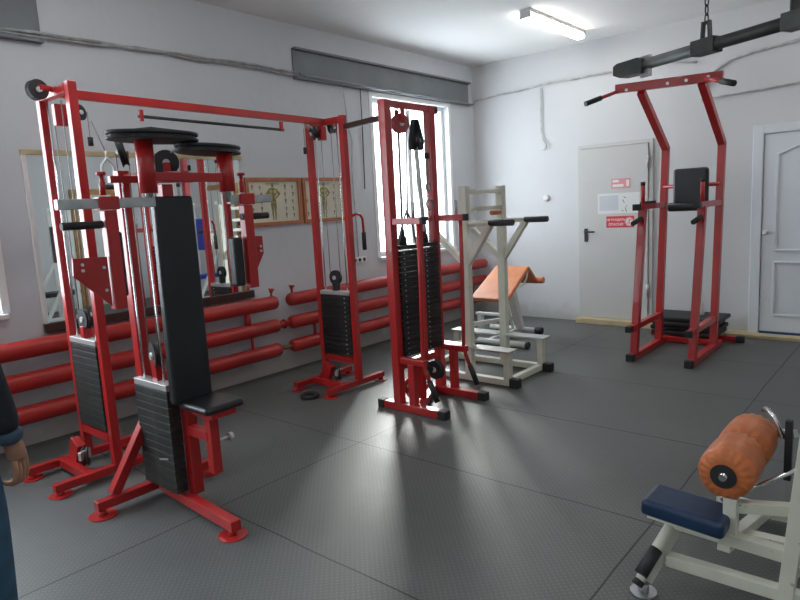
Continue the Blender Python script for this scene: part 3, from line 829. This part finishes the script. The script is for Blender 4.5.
# ------------------------------------------------------------------ double-stack tower
ds = thing('double_stack_cable_tower', 'red double-stack cable tower in front of the window with two black weight stacks', 'exercise machine', (1.8, -3.5, 0))
Y1, Y2 = -3.765, -3.255
for yy in (Y1, Y2):
    obj('upright_post', MB().bx((1.703, yy-.032, .06), (1.767, yy+.032, 2.23)), RED, ds, bevel=.003)
    obj('base_rail', MB().bx((1.60, yy-.03, 0.005), (2.10, yy+.03, .06)), RED, ds, bevel=.003)
    for a, b in ((1.54, 1.60), (2.10, 2.17)):
        obj('rubber_cap', MB().bx((a, yy-.034, 0.0), (b, yy+.034, .064)), BLACKR, ds, bevel=.006)
    obj('lower_arm', MB().bar((1.77, yy, .385), (2.00, yy, .385), .045), RED, ds, bevel=.003)
    obj('support_post', MB().bx((1.845, yy-.025, .06), (1.90, yy+.025, .363)), RED, ds, bevel=.003)
    obj('upper_arm', MB().bar((1.77, yy, 1.39), (2.02, yy, 1.39), .045), RED, ds, bevel=.003)
    obj('rubber_cap', MB().bar((2.02, yy, 1.39), (2.045, yy, 1.39), .05), BLACKR, ds, bevel=.003)
    obj('arm_pin', MB().cyl((1.95, yy, 1.41), (1.95, yy, 1.52), .011, 12), ZINC, ds)
    m = MB(); m.tube([(1.985, yy, 1.37), (1.985, yy, 1.0), (1.975, yy, .55), (1.97, yy, .40), (1.995, yy, .32), (2.03, yy, .24)], .015, 12)
    obj('lever_rod', m, RED, ds)
    obj('hand_grip', MB().cyl((2.022, yy, .26), (2.085, yy, .115), .02, 14), BLACKR, ds)
obj('top_beam', MB().bar((1.735, Y1+.03, 2.205), (1.735, Y2-.03, 2.205), .046), RED, ds, bevel=.003)
obj('rubber_cap', MB().bx((1.705, Y2+.035, 2.175), (1.765, Y2+.075, 2.23)), BLACKR, ds, bevel=.004)
obj('cross_member', MB().bar((1.735, Y1+.03, .33), (1.735, Y2-.03, .33), .05), RED, ds, bevel=.003)
obj('cross_member', MB().bar((1.90, Y1+.03, .035), (1.68, Y2-.03, .035), .05), RED, ds, bevel=.003)
obj('cross_member', MB().bar((1.69, Y1+.03, 1.39), (1.69, Y2-.03, 1.39), .035), RED, ds, bevel=.003)
obj('centre_post', MB().bx((1.785, -3.535, .36), (1.82, -3.50, 1.37)), RED, ds, bevel=.003)
for yc in (-3.635, -3.375):
    stack(ds, (1.735, yc), .11, .195, .40, 20, .039, material=PLATE, top=PLATE, pins=('x', 0, -.06), gap=.005)
    for dy in (-.06, .06):
        obj('guide_rod', MB().cyl((1.735, yc+dy, .36), (1.735, yc+dy, 2.17), .0035, 8), CHROME, ds)
    m = MB(); m.lathe((1.735, yc, 1.215), (1.735, yc, 1.33), [(0, .03), (.5, .026), (.55, .018), (1, .015)], 16)
    obj('stack_stem', m, BLACKR, ds)
obj('cable_shaft', MB().cyl((1.735, -3.635, 1.3), (1.735, -3.62, 2.05), .009, 12), CABLE, ds)
obj('cable_shaft', MB().cyl((1.735, -3.375, 1.3), (1.74, -3.44, 1.95), .017, 14), WHITEPLA, ds)
obj('cable', MB().cyl((1.76, -3.60, 1.35), (1.76, -3.56, 2.1), .005, 8), CABLE, ds)
pulley(ds, (1.735, -3.60, 2.08), (1, -.2, 0), .068, .04, bracket=(1.735, -3.60, 2.18), col=mat('red_pulley_plastic', (.42, .06, .07), .4))
pulley(ds, (1.745, -3.43, 1.97), (1, .7, 0), .06, .045, bracket=(1.735, -3.46, 2.17), bracket_mat=BLACKR)
obj('pulley_housing', MB().prism([(1.72, -3.50, 1.90), (1.72, -3.36, 1.90), (1.72, -3.345, 1.97), (1.72, -3.40, 2.12), (1.72, -3.46, 2.12), (1.72, -3.50, 1.97)], (.035, .0, 0)), BLACKR, ds, bevel=.008)
# small chain with a carabiner beside the white shaft
m = MB()
zz = 1.90
for k in range(12):
    ax = (1, 0, 0) if k % 2 else (0, 1, 0)
    m.torus((1.76, -3.335, zz), ax, .012, .0035, 12, 6); zz -= .021
m.torus((1.76, -3.335, zz-.02), (1, 0, 0), .028, .006, 18, 6)
obj('chain', m, CABLE, ds)
obj('cable_stop', MB().cyl((1.76, -3.335, 1.84), (1.76, -3.335, 1.88), .02, 12), BLACKR, ds)
m = MB(); m.tube([(1.79, -3.76, 1.22), (1.80, -3.70, 1.38), (1.80, -3.655, 1.46), (1.80, -3.60, 1.38), (1.79, -3.55, 1.22)], .009, 8)
obj('stirrup_handle', m, CABLE, ds)
m = MB(); m.torus((1.76, -3.33, 1.50), (1, 0, 0), .035, .007, 18, 6); obj('carabiner', m, CABLE, ds)
# low pulleys
pulley(ds, (1.96, -3.60, .30), (.2, 1, 0), .07, .04, bracket=(1.82, -3.66, .36), bracket_mat=BLACKR)
pulley(ds, (1.66, -3.60, .13), (1, .3, 0), .06, .035, bracket=(1.72, -3.60, .05), col=RED)
obj('pulley_post', MB().bx((1.79, -3.62, .06), (1.84, -3.57, .36)), RED, ds, bevel=.003)

# ------------------------------------------------------------------ cream dip station
dp = thing('dip_station', 'cream steel dip and step station with black-gripped parallel bars', 'exercise machine', (1.75, -2.55, 0))
for yy in (-2.85, -2.28):
    obj('upright_post', MB().bx((1.715, yy-.03, .06), (1.785, yy+.03, 1.63)), CREAM, dp, bevel=.003)
    obj('base_rail', MB().bx((1.15, yy-.03, .01), (2.14, yy+.03, .06)), CREAM, dp, bevel=.003)
    obj('rubber_cap', MB().bx((2.14, yy-.036, 0), (2.22, yy+.036, .075)), BLACKR, dp, bevel=.008)
    obj('step_leg', MB().bx((2.09, yy-.03, .06), (2.145, yy+.03, .285)), CREAM, dp, bevel=.003)
    obj('step_leg', MB().bx((1.20, yy-.03, .06), (1.255, yy+.03, .285)), CREAM, dp, bevel=.003)
    t_ = obj('step_tread', MB().bx((1.2, yy-.10, .287), (2.17, yy-.031, .305)) if False else MB().bx((1.79, yy-.07, .287), (2.17, yy+.07, .305)), TREAD, dp, bevel=.003)
    obj('step_tread', MB().bx((1.20, yy-.07, .287), (1.71, yy+.07, .305)), TREAD, dp, bevel=.003)
    obj('bar_brace', MB().bar((1.77, yy, 1.00), (1.99, yy, 1.31), .05), CREAM, dp, bevel=.003)
    obj('bar_brace', MB().bar((1.73, yy, 1.00), (1.45, yy, 1.25), .045), CREAM, dp, bevel=.003)
    obj('dip_bar', MB().cyl((1.70, yy, 1.325), (2.0, yy, 1.325), .019, 16), CREAM, dp)
    obj('hand_grip', MB().cyl((1.985, yy, 1.325), (2.20, yy, 1.325), .025, 18), mat('dark_grey_grip', (.045, .045, .055), .6) if yy < -2.5 else bpy.data.materials['dark_grey_grip'], dp)
for z in (1.58, 1.44, 1.325):
    obj('cross_member', MB().bar((1.75, -2.82, z), (1.75, -2.31, z), .045, .035), CREAM, dp, bevel=.003)
obj('cross_member', MB().bar((2.11, -2.82, .035), (2.11, -2.31, .035), .05), CREAM, dp, bevel=.003)
obj('cross_member', MB().bar((1.2, -2.82, .035), (1.2, -2.31, .035), .05), CREAM, dp, bevel=.003)
obj('cross_member', MB().cyl((1.45, -2.84, .24), (1.45, -2.29, .24), .018, 14), CREAM, dp)
obj('wooden_grip', MB().cyl((1.80, -2.52, 1.40), (1.80, -2.38, 1.40), .02, 14), FRAMEW, dp)

# ------------------------------------------------------------------ orange inclined bench
ob = thing('preacher_bench', 'bench with a worn orange sloping pad behind the cream dip station', 'exercise bench', (1.2, -1.3, 0))
a = Vector((0, -1.67, .50)); b = Vector((0, -1.17, .795))
nrm = Vector((0, -(b.z-a.z), (b.y-a.y))).normalized()
m = MB(); m.prism([(.97, a.y, a.z), (1.42, a.y, a.z), (1.40, b.y, b.z), (1.0, b.y, b.z)], -nrm*.045)
obj('sloping_pad', m, ORANGE, ob, bevel=.012, seg=3)
m = MB(); m.prism([(1.0, -1.16, .79), (1.40, -1.16, .79), (1.42, -.98, .60), (1.02, -.98, .60)], (0, -.03, -.02))
obj('rear_pad', m, ORANGEB, ob, bevel=.008, seg=3)
m = MB(); m.cyl((1.02, -.95, .615), (1.46, -.95, .615), .037, 20); obj('rear_roll', m, ORANGE, ob, bevel=.008)
obj('pad_frame', MB().bar((1.36, -1.58, .495), (1.36, -1.20, .72), .03), WHITEP, ob, bevel=.002)
obj('pad_frame', MB().bar((1.04, -1.58, .495), (1.04, -1.20, .72), .03), WHITEP, ob, bevel=.002)
m = MB(); m.tube([(1.385, -1.16, .75), (1.385, -1.20, .66), (1.385, -1.27, .60), (1.385, -1.36, .59)], .01, 10); obj('pad_stay', m, WHITEP, ob)
obj('upright_post', MB().bar((1.20, -1.02, .06), (1.22, -1.28, .64), .07), WHITEP, ob, bevel=.003)
obj('upright_post', MB().bar((1.13, -1.05, .06), (1.16, -1.33, .62), .03), WHITEP, ob, bevel=.003)
obj('base_tube', MB().cyl((.75, -.93, .035), (1.35, -.93, .035), .033, 18), WHITEP, ob)
obj('rubber_cap', MB().cyl((1.34, -.93, .04), (1.42, -.93, .04), .04, 18), BLACKR, ob, bevel=.004)
obj('base_tube', MB().cyl((.85, -1.62, .035), (1.62, -1.62, .035), .033, 18), WHITEP, ob)
obj('rubber_cap', MB().cyl((1.60, -1.62, .036), (1.63, -1.62, .036), .036, 18), DARKST, ob)
obj('spine_tube', MB().bar((1.17, -1.60, .045), (1.17, -.95, .045), .05), WHITEP, ob, bevel=.003)
obj('spine_tube', MB().bar((.95, -1.62, .20), (1.17, -1.05, .20), .04), WHITEP, ob, bevel=.003)
obj('seat_frame', MB().bx((.72, -1.20, .22), (1.12, -1.14, .25)), WHITEP, ob, bevel=.003)
obj('seat_leg', MB().bx((.745, -1.20, 0), (.80, -1.14, .22)), WHITEP, ob, bevel=.003)

# ------------------------------------------------------------------ pull-up tower
pu = thing('pull_up_tower', 'red pull-up and leg-raise tower with a black back pad in front of the steel door', 'exercise machine', (2.88, -1.2, 0))
for x in (2.66, 3.16):
    obj('rear_post', MB().bar((x, -.86, .05), (x, -.69, 1.93), .062), RED, pu, bevel=.003)
    obj('overhang_arm', MB().bar((x, -.68, 1.905), (x, -1.38, 2.38), .062), RED, pu, bevel=.003)
    obj('front_post', MB().bar((x, -1.53, .05), (x+.02, -1.38, 1.36), .062), RED, pu, bevel=.003)
    obj('base_rail', MB().bx((x-.03, -1.60, .005), (x+.03, -.65, .06)), RED, pu, bevel=.003)
    obj('rubber_cap', MB().bx((x-.034, -1.66, 0), (x+.034, -1.60, .066)), BLACKR, pu, bevel=.005)
    obj('step_bar', MB().bar((x, -1.63, .30), (x, -.84, .30), .05), RED, pu, bevel=.003)
    obj('rubber_cap', MB().bar((x, -1.69, .30), (x, -1.63, .30), .054), BLACKR, pu, bevel=.004)
    obj('arm_rest', MB().bar((x+.02, -1.50, 1.375), (x, -.75, 1.375), .05), RED, pu, bevel=.003)
    obj('rubber_cap', MB().bar((x+.022, -1.57, 1.375), (x+.02, -1.50, 1.375), .056), BLACKR, pu, bevel=.004)
    g = obj('upright_handle', MB().cyl((x+.02, -1.38, 1.39), (x+.02, -1.38, 1.57), .018, 14), RED, pu)
    obj('handle_tip', MB().cyl((x+.02, -1.38, 1.565), (x+.02, -1.38, 1.595), .02, 14), BLACKR, g)
    obj('dip_handle', MB().cyl((x+.02, -1.40, 1.275), (x+.0, -1.57, 1.235), .022, 14), BLACKR, pu)
obj('arm_pad', MB().box((2.665, -1.20, 1.41), (.055, .30, .025)), VINYL, pu, bevel=.006)
obj('top_beam', MB().bar((2.445, -1.40, 2.43), (3.325, -1.40, 2.40), .05, .075), RED, pu, bevel=.003)
m = MB()
for x in (2.55, 2.90, 3.05, 3.22):
    m.cyl((x, -1.426, 2.405), (x, -1.434, 2.405), .013, 10)
obj('bolt', m, ALU, pu)
obj('pull_up_bar', MB().cyl((2.47, -1.40, 2.41), (2.34, -1.60, 2.335), .016, 14), RED, pu)
obj('hand_grip', MB().cyl((2.37, -1.555, 2.352), (2.285, -1.69, 2.30), .023, 14), BLACKR, pu)
obj('pull_up_bar', MB().cyl((3.20, -1.44, 2.39), (3.40, -1.62, 2.315), .016, 14), RED, pu)
obj('hand_grip', MB().cyl((3.355, -1.58, 2.332), (3.47, -1.69, 2.285), .024, 14), BLACKR, pu)
obj('pad_bar', MB().cyl((2.66, -.75, 1.545), (3.16, -.75, 1.545), .018, 14), RED, pu)
m = MB(); m.bx((2.775, -.86, 1.325), (3.085, -.785, 1.705)); obj('back_pad', m, VINYL, pu, bevel=.03, seg=4)
obj('pad_roll', MB().cyl((2.745, -.88, 1.35), (3.075, -.88, 1.35), .042, 20), VINYL, pu, bevel=.015, seg=3)
obj('base_rail', MB().bar((2.69, -.72, .035), (3.13, -.72, .035), .05), RED, pu, bevel=.003)
obj('rear_foot_bar', MB().bar((2.45, -.44, .03), (3.27, -.44, .03), .05), RED, pu, bevel=.003)
obj('rubber_cap', MB().bar((3.265, -.44, .03), (3.34, -.44, .03), .056), BLACKR, pu, bevel=.004)
obj('rear_link', MB().bar((2.88, -.70, .03), (2.88, -.46, .03), .05), RED, pu, bevel=.003)

# mats stacked behind the tower
lay = ((2.52, 3.13, -.66, -.22), (2.50, 3.14, -.64, -.20), (2.53, 3.12, -.67, -.23), (2.50, 3.16, -.65, -.20))
for k, (xa, xb, ya, yb) in enumerate(lay):
    z = .062+k*.046
    m = MB(); m.bx((xa, ya, z), (xb, yb, z+.040))
    lb = ['flat black rubber platform, lowest of the pile behind the pull-up tower', 'flat black rubber platform, second from the bottom of the pile', 'flat black rubber platform, second from the top of the pile', 'flat black rubber platform on top of the pile behind the pull-up tower'][k]
    o = tag(obj('rubber_platform', m, BLACKR, bevel=.010, seg=3, origin=((xa+xb)/2, (ya+yb)/2, z)), lb, 'platform', 'black rubber platforms piled behind the tower')
bt = thing('spray_bottle', 'small white plastic bottle standing on the pile of black platforms', 'bottle', (2.93, -.42, .244))
zb = .2445
obj('bottle_body', MB().lathe((2.93, -.42, zb), (2.93, -.42, zb+.16), [(0, .030), (.05, .034), (.6, .032), (.8, .022), (.9, .012), (1, .012)], 20), WHITEPLA, bt)
obj('bottle_cap', MB().cyl((2.93, -.42, zb+.16), (2.93, -.42, zb+.185), .014, 14), WHITEPLA, bt)

# ------------------------------------------------------------------ suspended bar on a chain
sb = thing('suspended_bar', 'dark steel bar hung from the ceiling by a chain, top right', 'overhead bar', (3.5, -2.4, 2.4))
P0 = Vector((2.78, -2.15, 2.435)); P1 = Vector((4.30, -2.85, 2.435)); dv = (P1-P0).normalized()
obj('bar_tube', MB().cyl(P0+dv*.15, P1, .040, 20), DARKST, sb)
def along(t_): return P0+dv*t_
bl = MB()
c0, c1 = along(-.04), along(.24)
sd = Vector((-dv.y, dv.x, 0))
bl.prism([c0+Vector((0, 0, -.03))-sd*.05, along(.02)+Vector((0, 0, -.055))-sd*.05, along(.24)+Vector((0, 0, -.065))-sd*.05, along(.26)+Vector((0, 0, .03))-sd*.05, along(.20)+Vector((0, 0, .055))-sd*.05, along(.0)+Vector((0, 0, .055))-sd*.05, c0+Vector((0, 0, .04))-sd*.05], sd*.10)
obj('end_block', bl, DARKST, sb, bevel=.006)
obj('end_plate', MB().bar(along(.245)+Vector((0, 0, -.09)), along(.245)+Vector((0, 0, .06)), .03, .09, hint=tuple(dv)), ZINC, sb, bevel=.003)
q = Vector((3.50, 0, 0)); tt = (3.47-P0.x)/dv.x
sc_ = along(tt)
obj('clamp_sleeve', MB().bar(sc_-dv*.09, sc_+dv*.09, .098), DARKST, sb, bevel=.006)
m = MB()
for s in (-1, 1):
    m.bar(sc_+Vector((0, 0, .04))+dv*.03*s, sc_+Vector((0, 0, .16))+dv*.022*s, .014, .03, hint=tuple(sd))
m.cyl(sc_+Vector((0, 0, .155))-dv*.03, sc_+Vector((0, 0, .155))+dv*.03, .009, 10)
obj('shackle', m, DARKST, sb)
m = MB(); z = sc_.z+.175; k = 0
while z < H-.02:
    c = Vector((sc_.x, sc_.y, z)); ax = dv if k % 2 else sd
    pr = []
    o2 = sd if k % 2 else dv
    for i in range(15):
        a_ = 2*math.pi*i/14
        pr.append(c+o2*.013*math.cos(a_)+Vector((0, 0, .034*math.sin(a_))))
    m.tube(pr, .0045, 6); z += .055; k += 1
obj('chain', m, DARKST, sb)
obj('ceiling_hook', MB().lathe((sc_.x, sc_.y, H-.04), (sc_.x, sc_.y, H), [(0, .008), (.6, .01), (.7, .035), (1, .035)], 16), DARKST, sb)
e_ = along(1.36)
m = MB(); m.bar(e_+Vector((0, 0, -.02)), e_+Vector((0, 0, H-e_.z)), .012, .10, hint=tuple(sd)); m.bar(e_-dv*.06, e_+dv*.06, .10)
obj('hanger_bracket', m, DARKST, sb, bevel=.003)

# ring on the floor
m = MB(); m.torus((.90, -3.915, .020), (0, 0, 1), .062, .018, 30, 10); 
tag(obj('rubber_ring', m, BLACKR, origin=(.90, -3.915, 0)), 'small dark ring lying on the floor beside the middle tower', 'ring')

# ------------------------------------------------------------------ leg machine at the right edge
lm = thing('leg_curl_machine', 'cream leg curl machine with orange rollers and a navy seat pad at the lower right', 'exercise machine', (4.2, -4.7, 0))
obj('base_rail', MB().bar((3.985, -4.855, .12), (5.2, -4.74, .06), .045), CREAM, lm, bevel=.003)
obj('foot_tube', MB().bar((3.925, -4.93, .05), (4.02, -4.72, .30), .045), CREAM, lm, bevel=.003)
obj('foot_tube', MB().cyl((3.93, -4.955, .10), (4.02, -4.70, .32), .021, 16), CREAM, lm)
obj('foot_tube', MB().cyl((3.918, -4.965, .055), (3.985, -4.80, .20), .019, 16), CREAM, lm)
obj('rubber_cap', MB().cyl((3.914, -4.974, .047), (3.92, -4.96, .060), .0205, 16), BLACKR, lm)
obj('rubber_sleeve', MB().cyl((3.926, -4.966, .09), (3.955, -4.884, .161), .0245, 16), BLACKR, lm)
m = MB(); m.cyl((3.925, -4.935, 0), (3.925, -4.935, .008), .048, 24); m.cyl((3.925, -4.935, .008), (3.925, -4.935, .04), .02, 14); obj('foot_plate', m, ZINC, lm)
obj('upright_post', MB().bar((4.362, -4.82, 0), (4.455, -4.82, 1.15), .048), CREAM, lm, bevel=.003)
obj('upright_post', MB().bx((4.14, -4.77, .10), (4.195, -4.72, .40)) if False else MB().bx((4.165, -4.82, .225), (4.21, -4.775, .40)), CREAM, lm, bevel=.003)
obj('seat_rail', MB().bar((4.0, -4.80, .25), (4.375, -4.80, .235), .046), CREAM, lm, bevel=.003)
rot = Matrix.Rotation(R(4), 3, 'Y')
obj('seat_pad', MB().box((4.045, -4.815, .315), (.29, .185, .062), rot), BLUEV, lm, bevel=.018, seg=4)
obj('seat_plate', MB().box((4.045, -4.815, .275), (.25, .14, .012), rot), CREAM, lm, bevel=.002)
# rollers
rl = MB()
def roll(y0, y1, xa, za):
    m = MB()
    def rf(t_, a_):
        e = min(t_, 1-t_)
        return 1+.07*math.sin(a_*18)*max(0, 1-e/.11)+.006*math.sin(a_*5+3*t_)
    m.lathe((xa, y0, za), (xa, y1, za), [(0, .034), (.0, .052), (.015, .075), (.06, .088), (.15, .093), (.3, .095), (.5, .0955), (.7, .095), (.85, .093), (.94, .088), (.985, .075), (1, .052), (1, .034)], 72, rf=rf)
    return m
XA, ZA = 4.168, .485
r1 = obj('roller_pad', roll(-4.83, -4.58, XA, ZA), ORANGEB, lm)
r2 = obj('roller_pad', roll(-4.575, -4.33, XA, ZA), ORANGEB, lm)
obj('roller_core', MB().lathe((XA, -4.836, ZA), (XA, -4.33, ZA), [(0, .044), (.01, .036), (.02, .044), (1, .03)], 24), BLACKR, lm)
obj('roller_shaft', MB().cyl((XA, -4.85, ZA), (XA, -4.29, ZA), .013, 14), CHROME, lm)
obj('roller_arm', MB().bar((XA, -4.30, ZA), (4.32, -4.36, .52), .03), CHROME, lm, bevel=.002)
obj('lever_post', MB().bx((4.295, -4.46, .36), (4.32, -4.43, .60)), BLACKR, lm, bevel=.003)
m = MB(); m.tube([(4.29, -4.44, .52), (4.25, -4.42, .60), (4.22, -4.40, .62), (4.205, -4.36, .60)], .010, 10); obj('chrome_handle', m, CHROME, lm)
obj('cross_member', MB().bar((4.20, -4.79, .365), (4.60, -4.60, .365), .04), CREAM, lm, bevel=.003)
obj('cross_member', MB().bar((4.165, -4.79, .20), (4.19, -4.10, .06), .045), CREAM, lm, bevel=.003)
obj('base_rail', MB().bar((3.98, -4.10, .05), (5.1, -4.10, .05), .05), CREAM, lm, bevel=.003)
obj('cross_member', MB().bar((4.18, -4.55, .13), (4.70, -4.50, .13), .05), CREAM, lm, bevel=.003)
obj('link_rod', MB().cyl((4.10, -4.55, .26), (4.36, -4.50, .44), .009, 10), CHROME, lm)
obj('cross_member', MB().bar((4.37, -4.79, .16), (4.42, -4.12, .06), .045), CREAM, lm, bevel=.003)
obj('cross_member', MB().bar((4.46, -4.82, 1.10), (5.2, -4.82, 1.10), .055), CREAM, lm, bevel=.003)
obj('upright_post', MB().bx((5.17, -4.80, .10), (5.23, -4.74, 1.13)), CREAM, lm, bevel=.003)

# ------------------------------------------------------------------ equipment on the right side of the room (seen in the mirror)
def rack(x, y, label, vin):
    t = thing('white_weight_bench', label, 'exercise machine', (x, y, 0), group='white frames reflected in the mirror')
    for dx in (-.35, .35):
        obj('upright_post', MB().bx((x+dx-.03, y-.03, .06), (x+dx+.03, y+.03, 1.75)), WHITEP, t, bevel=.003)
        obj('base_rail', MB().bx((x+dx-.03, y-.6, 0), (x+dx+.03, y+.6, .06)), WHITEP, t, bevel=.003)
        obj('diagonal_brace', MB().bar((x+dx, y-.5, .06), (x+dx, y-.02, .9), .045), WHITEP, t, bevel=.003)
    obj('cross_member', MB().bar((x-.35, y, 1.7), (x+.35, y, 1.7), .05), WHITEP, t, bevel=.003)
    obj('bench_pad', MB().box((x, y-.35, .47), (.28, 1.0, .07)), vin, t, bevel=.02, seg=3)
    obj('back_pad', MB().box((x, y-.06, 1.2), (.32, .07, .55)), vin, t, bevel=.02, seg=3)
    obj('bench_leg', MB().bar((x, y-.6, .05), (x, y-.6, .43), .05), WHITEP, t, bevel=.003)
rack(5.1, -.9, 'white bench frame with blue pads, in the mirror at its right end', BLUER)
rack(5.4, -3.2, 'white bench frame with black pads, in the mirror at its left end', VINYL)

# ------------------------------------------------------------------ the person at the left edge
def skin(name, verts, edges, radii, material, parent=None, levels=2, root=0, loc=None):
    me = bpy.data.meshes.new(name); me.from_pydata(verts, edges, [])
    o = bpy.data.objects.new(name, me); COL.objects.link(o)
    if parent: o.parent = parent
    if loc is not None: o.location = loc
    o.modifiers.new('skin', 'SKIN').use_smooth_shade = True
    sv = me.skin_vertices[0].data
    for i, r_ in enumerate(radii):
        sv[i].radius = r_ if isinstance(r_, tuple) else (r_, r_); sv[i].use_root = (i == root)
    s_ = o.modifiers.new('subsurf', 'SUBSURF'); s_.levels = levels; s_.render_levels = levels
    dg = bpy.context.evaluated_depsgraph_get()
    nm = bpy.data.meshes.new_from_object(o.evaluated_get(dg)); o.modifiers.clear(); o.data = nm
    nm.materials.clear(); nm.materials.append(material)
    for p in nm.polygons: p.use_smooth = True
    return o
org = Vector((2.442, -6.755, 0))
verts = [(0, 0, .96), (0, 0, 1.10), (0, .01, 1.28), (0, 0, 1.42), (0, 0, 1.50), (0, .02, 1.585), (0, .018, 1.66), (0, .01, 1.74)]
edges = [(i, i+1) for i in range(7)]
radii = [(.15, .105), (.135, .095), (.155, .11), (.13, .085), (.06, .06), (.07, .085), (.088, .105), (.075, .085)]
def chain_(start, pts, rs):
    last = start
    for p, r_ in zip(pts, rs):
        verts.append(p); radii.append(r_); edges.append((last, len(verts)-1)); last = len(verts)-1
    return last
arms = []
for s in (-1, 1):
    chain_(3, [(s*.17, 0, 1.42), (s*.225, -.01, 1.13), (s*.245, .035, .96), (s*.255, .055, .87), (s*.258, .06, .83), (s*.262, .065, .785)], [.058, .042, .036, .026, (.02, .032), (.017, .038)])
    chain_(0, [(s*.12, 0, .88), (s*.14, .01, .70), (s*.15, .01, .50), (s*.157, -.01, .32), (s*.162, -.01, .10), (s*.165, .05, .045), (s*.17, .14, .03)], [.085, .072, .052, .052, .036, .034, .03])
body = skin('person', verts, edges, radii, SKIN)
body.location = org; body.rotation_euler = (0, 0, .7084)
tag(body, 'person in dark jacket and blue jeans, arm hanging, at the left edge', 'person')
# fingers joined into the body mesh
def join_mesh(o, others):
    bm = bmesh.new(); bm.from_mesh(o.data)
    for x in others:
        bm.from_mesh(x.data); bpy.data.objects.remove(x)
    bm.to_mesh(o.data); bm.free()
    for p in o.data.polygons: p.use_smooth = True
ex = []
for s in (-1, 1):
    for k, (dy, ln) in enumerate(((.028, .072), (.010, .080), (-.009, .075), (-.026, .058))):
        x0 = s*.262; y0_ = .067+dy
        ex.append(skin('finger', [(x0, y0_, .80), (x0, y0_+.002, .755), (x0-s*.010, y0_+.006, .755-ln*.42), (x0-s*.034, y0_+.008, .755-ln*.56), (x0-s*.050, y0_+.008, .755-ln*.40)],
                       [(0, 1), (1, 2), (2, 3), (3, 4)], [.009, .0092, .0084, .0078, .0062], SKIN))
    ex.append(skin('finger', [(s*.256, .080, .835), (s*.246, .103, .805), (s*.240, .114, .775), (s*.238, .118, .748)], [(0, 1), (1, 2), (2, 3)], [.012, .0115, .010, .0078], SKIN))
# nose and ears
ex.append(skin('nose', [(0, .095, 1.675), (0, .118, 1.645), (0, .112, 1.632)], [(0, 1), (1, 2)], [.008, .012, .010], SKIN))
for s in (-1, 1):
    ex.append(skin('ear', [(s*.073, .005, 1.675), (s*.082, -.004, 1.66), (s*.077, .002, 1.635)], [(0, 1), (1, 2)], [.009, .012, .008], SKIN))
join_mesh(body, ex)
m = MB()
for s in (-1, 1): m.lathe(org*0+Vector((s*.028, .082, 1.668)), Vector((s*.028, .108, 1.668)), [(0, .008), (.5, .012), (1, .004)], 14)
def kid(name, mb, ma):
    o = obj(name, mb, ma); o.parent = body; return o
kid('eyes', m, EYEW)
m = MB(); m.tube([(-.022, .094, 1.605), (0, .102, 1.603), (.022, .094, 1.605)], .005, 8); kid('mouth', m, mat('lip', (.35, .12, .1), .5))
o = skin('hair', [(0, -.045, 1.60), (0, -.035, 1.68), (0, -.01, 1.75), (0, .05, 1.775)], [(0, 1), (1, 2), (2, 3)], [(.07, .05), (.105, .085), (.10, .085), (.075, .045)], HAIR, parent=body)
# jacket
V = [(0, 0, .84), (0, 0, 1.08), (0, .01, 1.28), (0, 0, 1.42), (0, 0, 1.50), (0, 0, .92)]; E_ = [(0, 5), (5, 1), (1, 2), (2, 3), (3, 4)]; RR = [(.235, .185), (.20, .15), (.195, .145), (.155, .11), (.075, .075), (.235, .185)]
for s in (-1, 1):
    st0 = 3
    for p, r_ in (((s*.18, 0, 1.415), .078), ((s*.228, -.01, 1.13), .058), ((s*.247, .035, .95), .046), ((s*.254, .048, .875), .040)):
        V.append(p); RR.append(r_); E_.append((st0, len(V)-1)); st0 = len(V)-1
skin('jacket', V, E_, RR, JACKET, parent=body)
for s in (-1, 1):
    skin('cuff', [(s*.251, .043, .90), (s*.254, .048, .875), (s*.256, .053, .848)], [(0, 1), (1, 2)], [.043, .042, .034], CUFF, parent=body)
V = [(0, 0, 1.06), (0, 0, .94)]; E_ = [(0, 1)]; RR = [(.17, .13), (.185, .14)]
for s in (-1, 1):
    st0 = 1
    for p, r_ in (((s*.125, 0, .86), .105), ((s*.145, .01, .68), .09), ((s*.155, .01, .48), .075), ((s*.16, -.005, .28), .07), ((s*.165, 0, .09), .068)):
        V.append(p); RR.append(r_); E_.append((st0, len(V)-1)); st0 = len(V)-1
skin('jeans', V, E_, RR, JEANS, parent=body)
for s in (-1, 1):
    skin('shoe', [(s*.163, -.05, .047), (s*.165, .04, .046), (s*.172, .13, .038), (s*.175, .20, .033)], [(0, 1), (1, 2), (2, 3)], [(.042, .04), (.045, .045), (.048, .036), (.035, .03)], SHOE, parent=body)
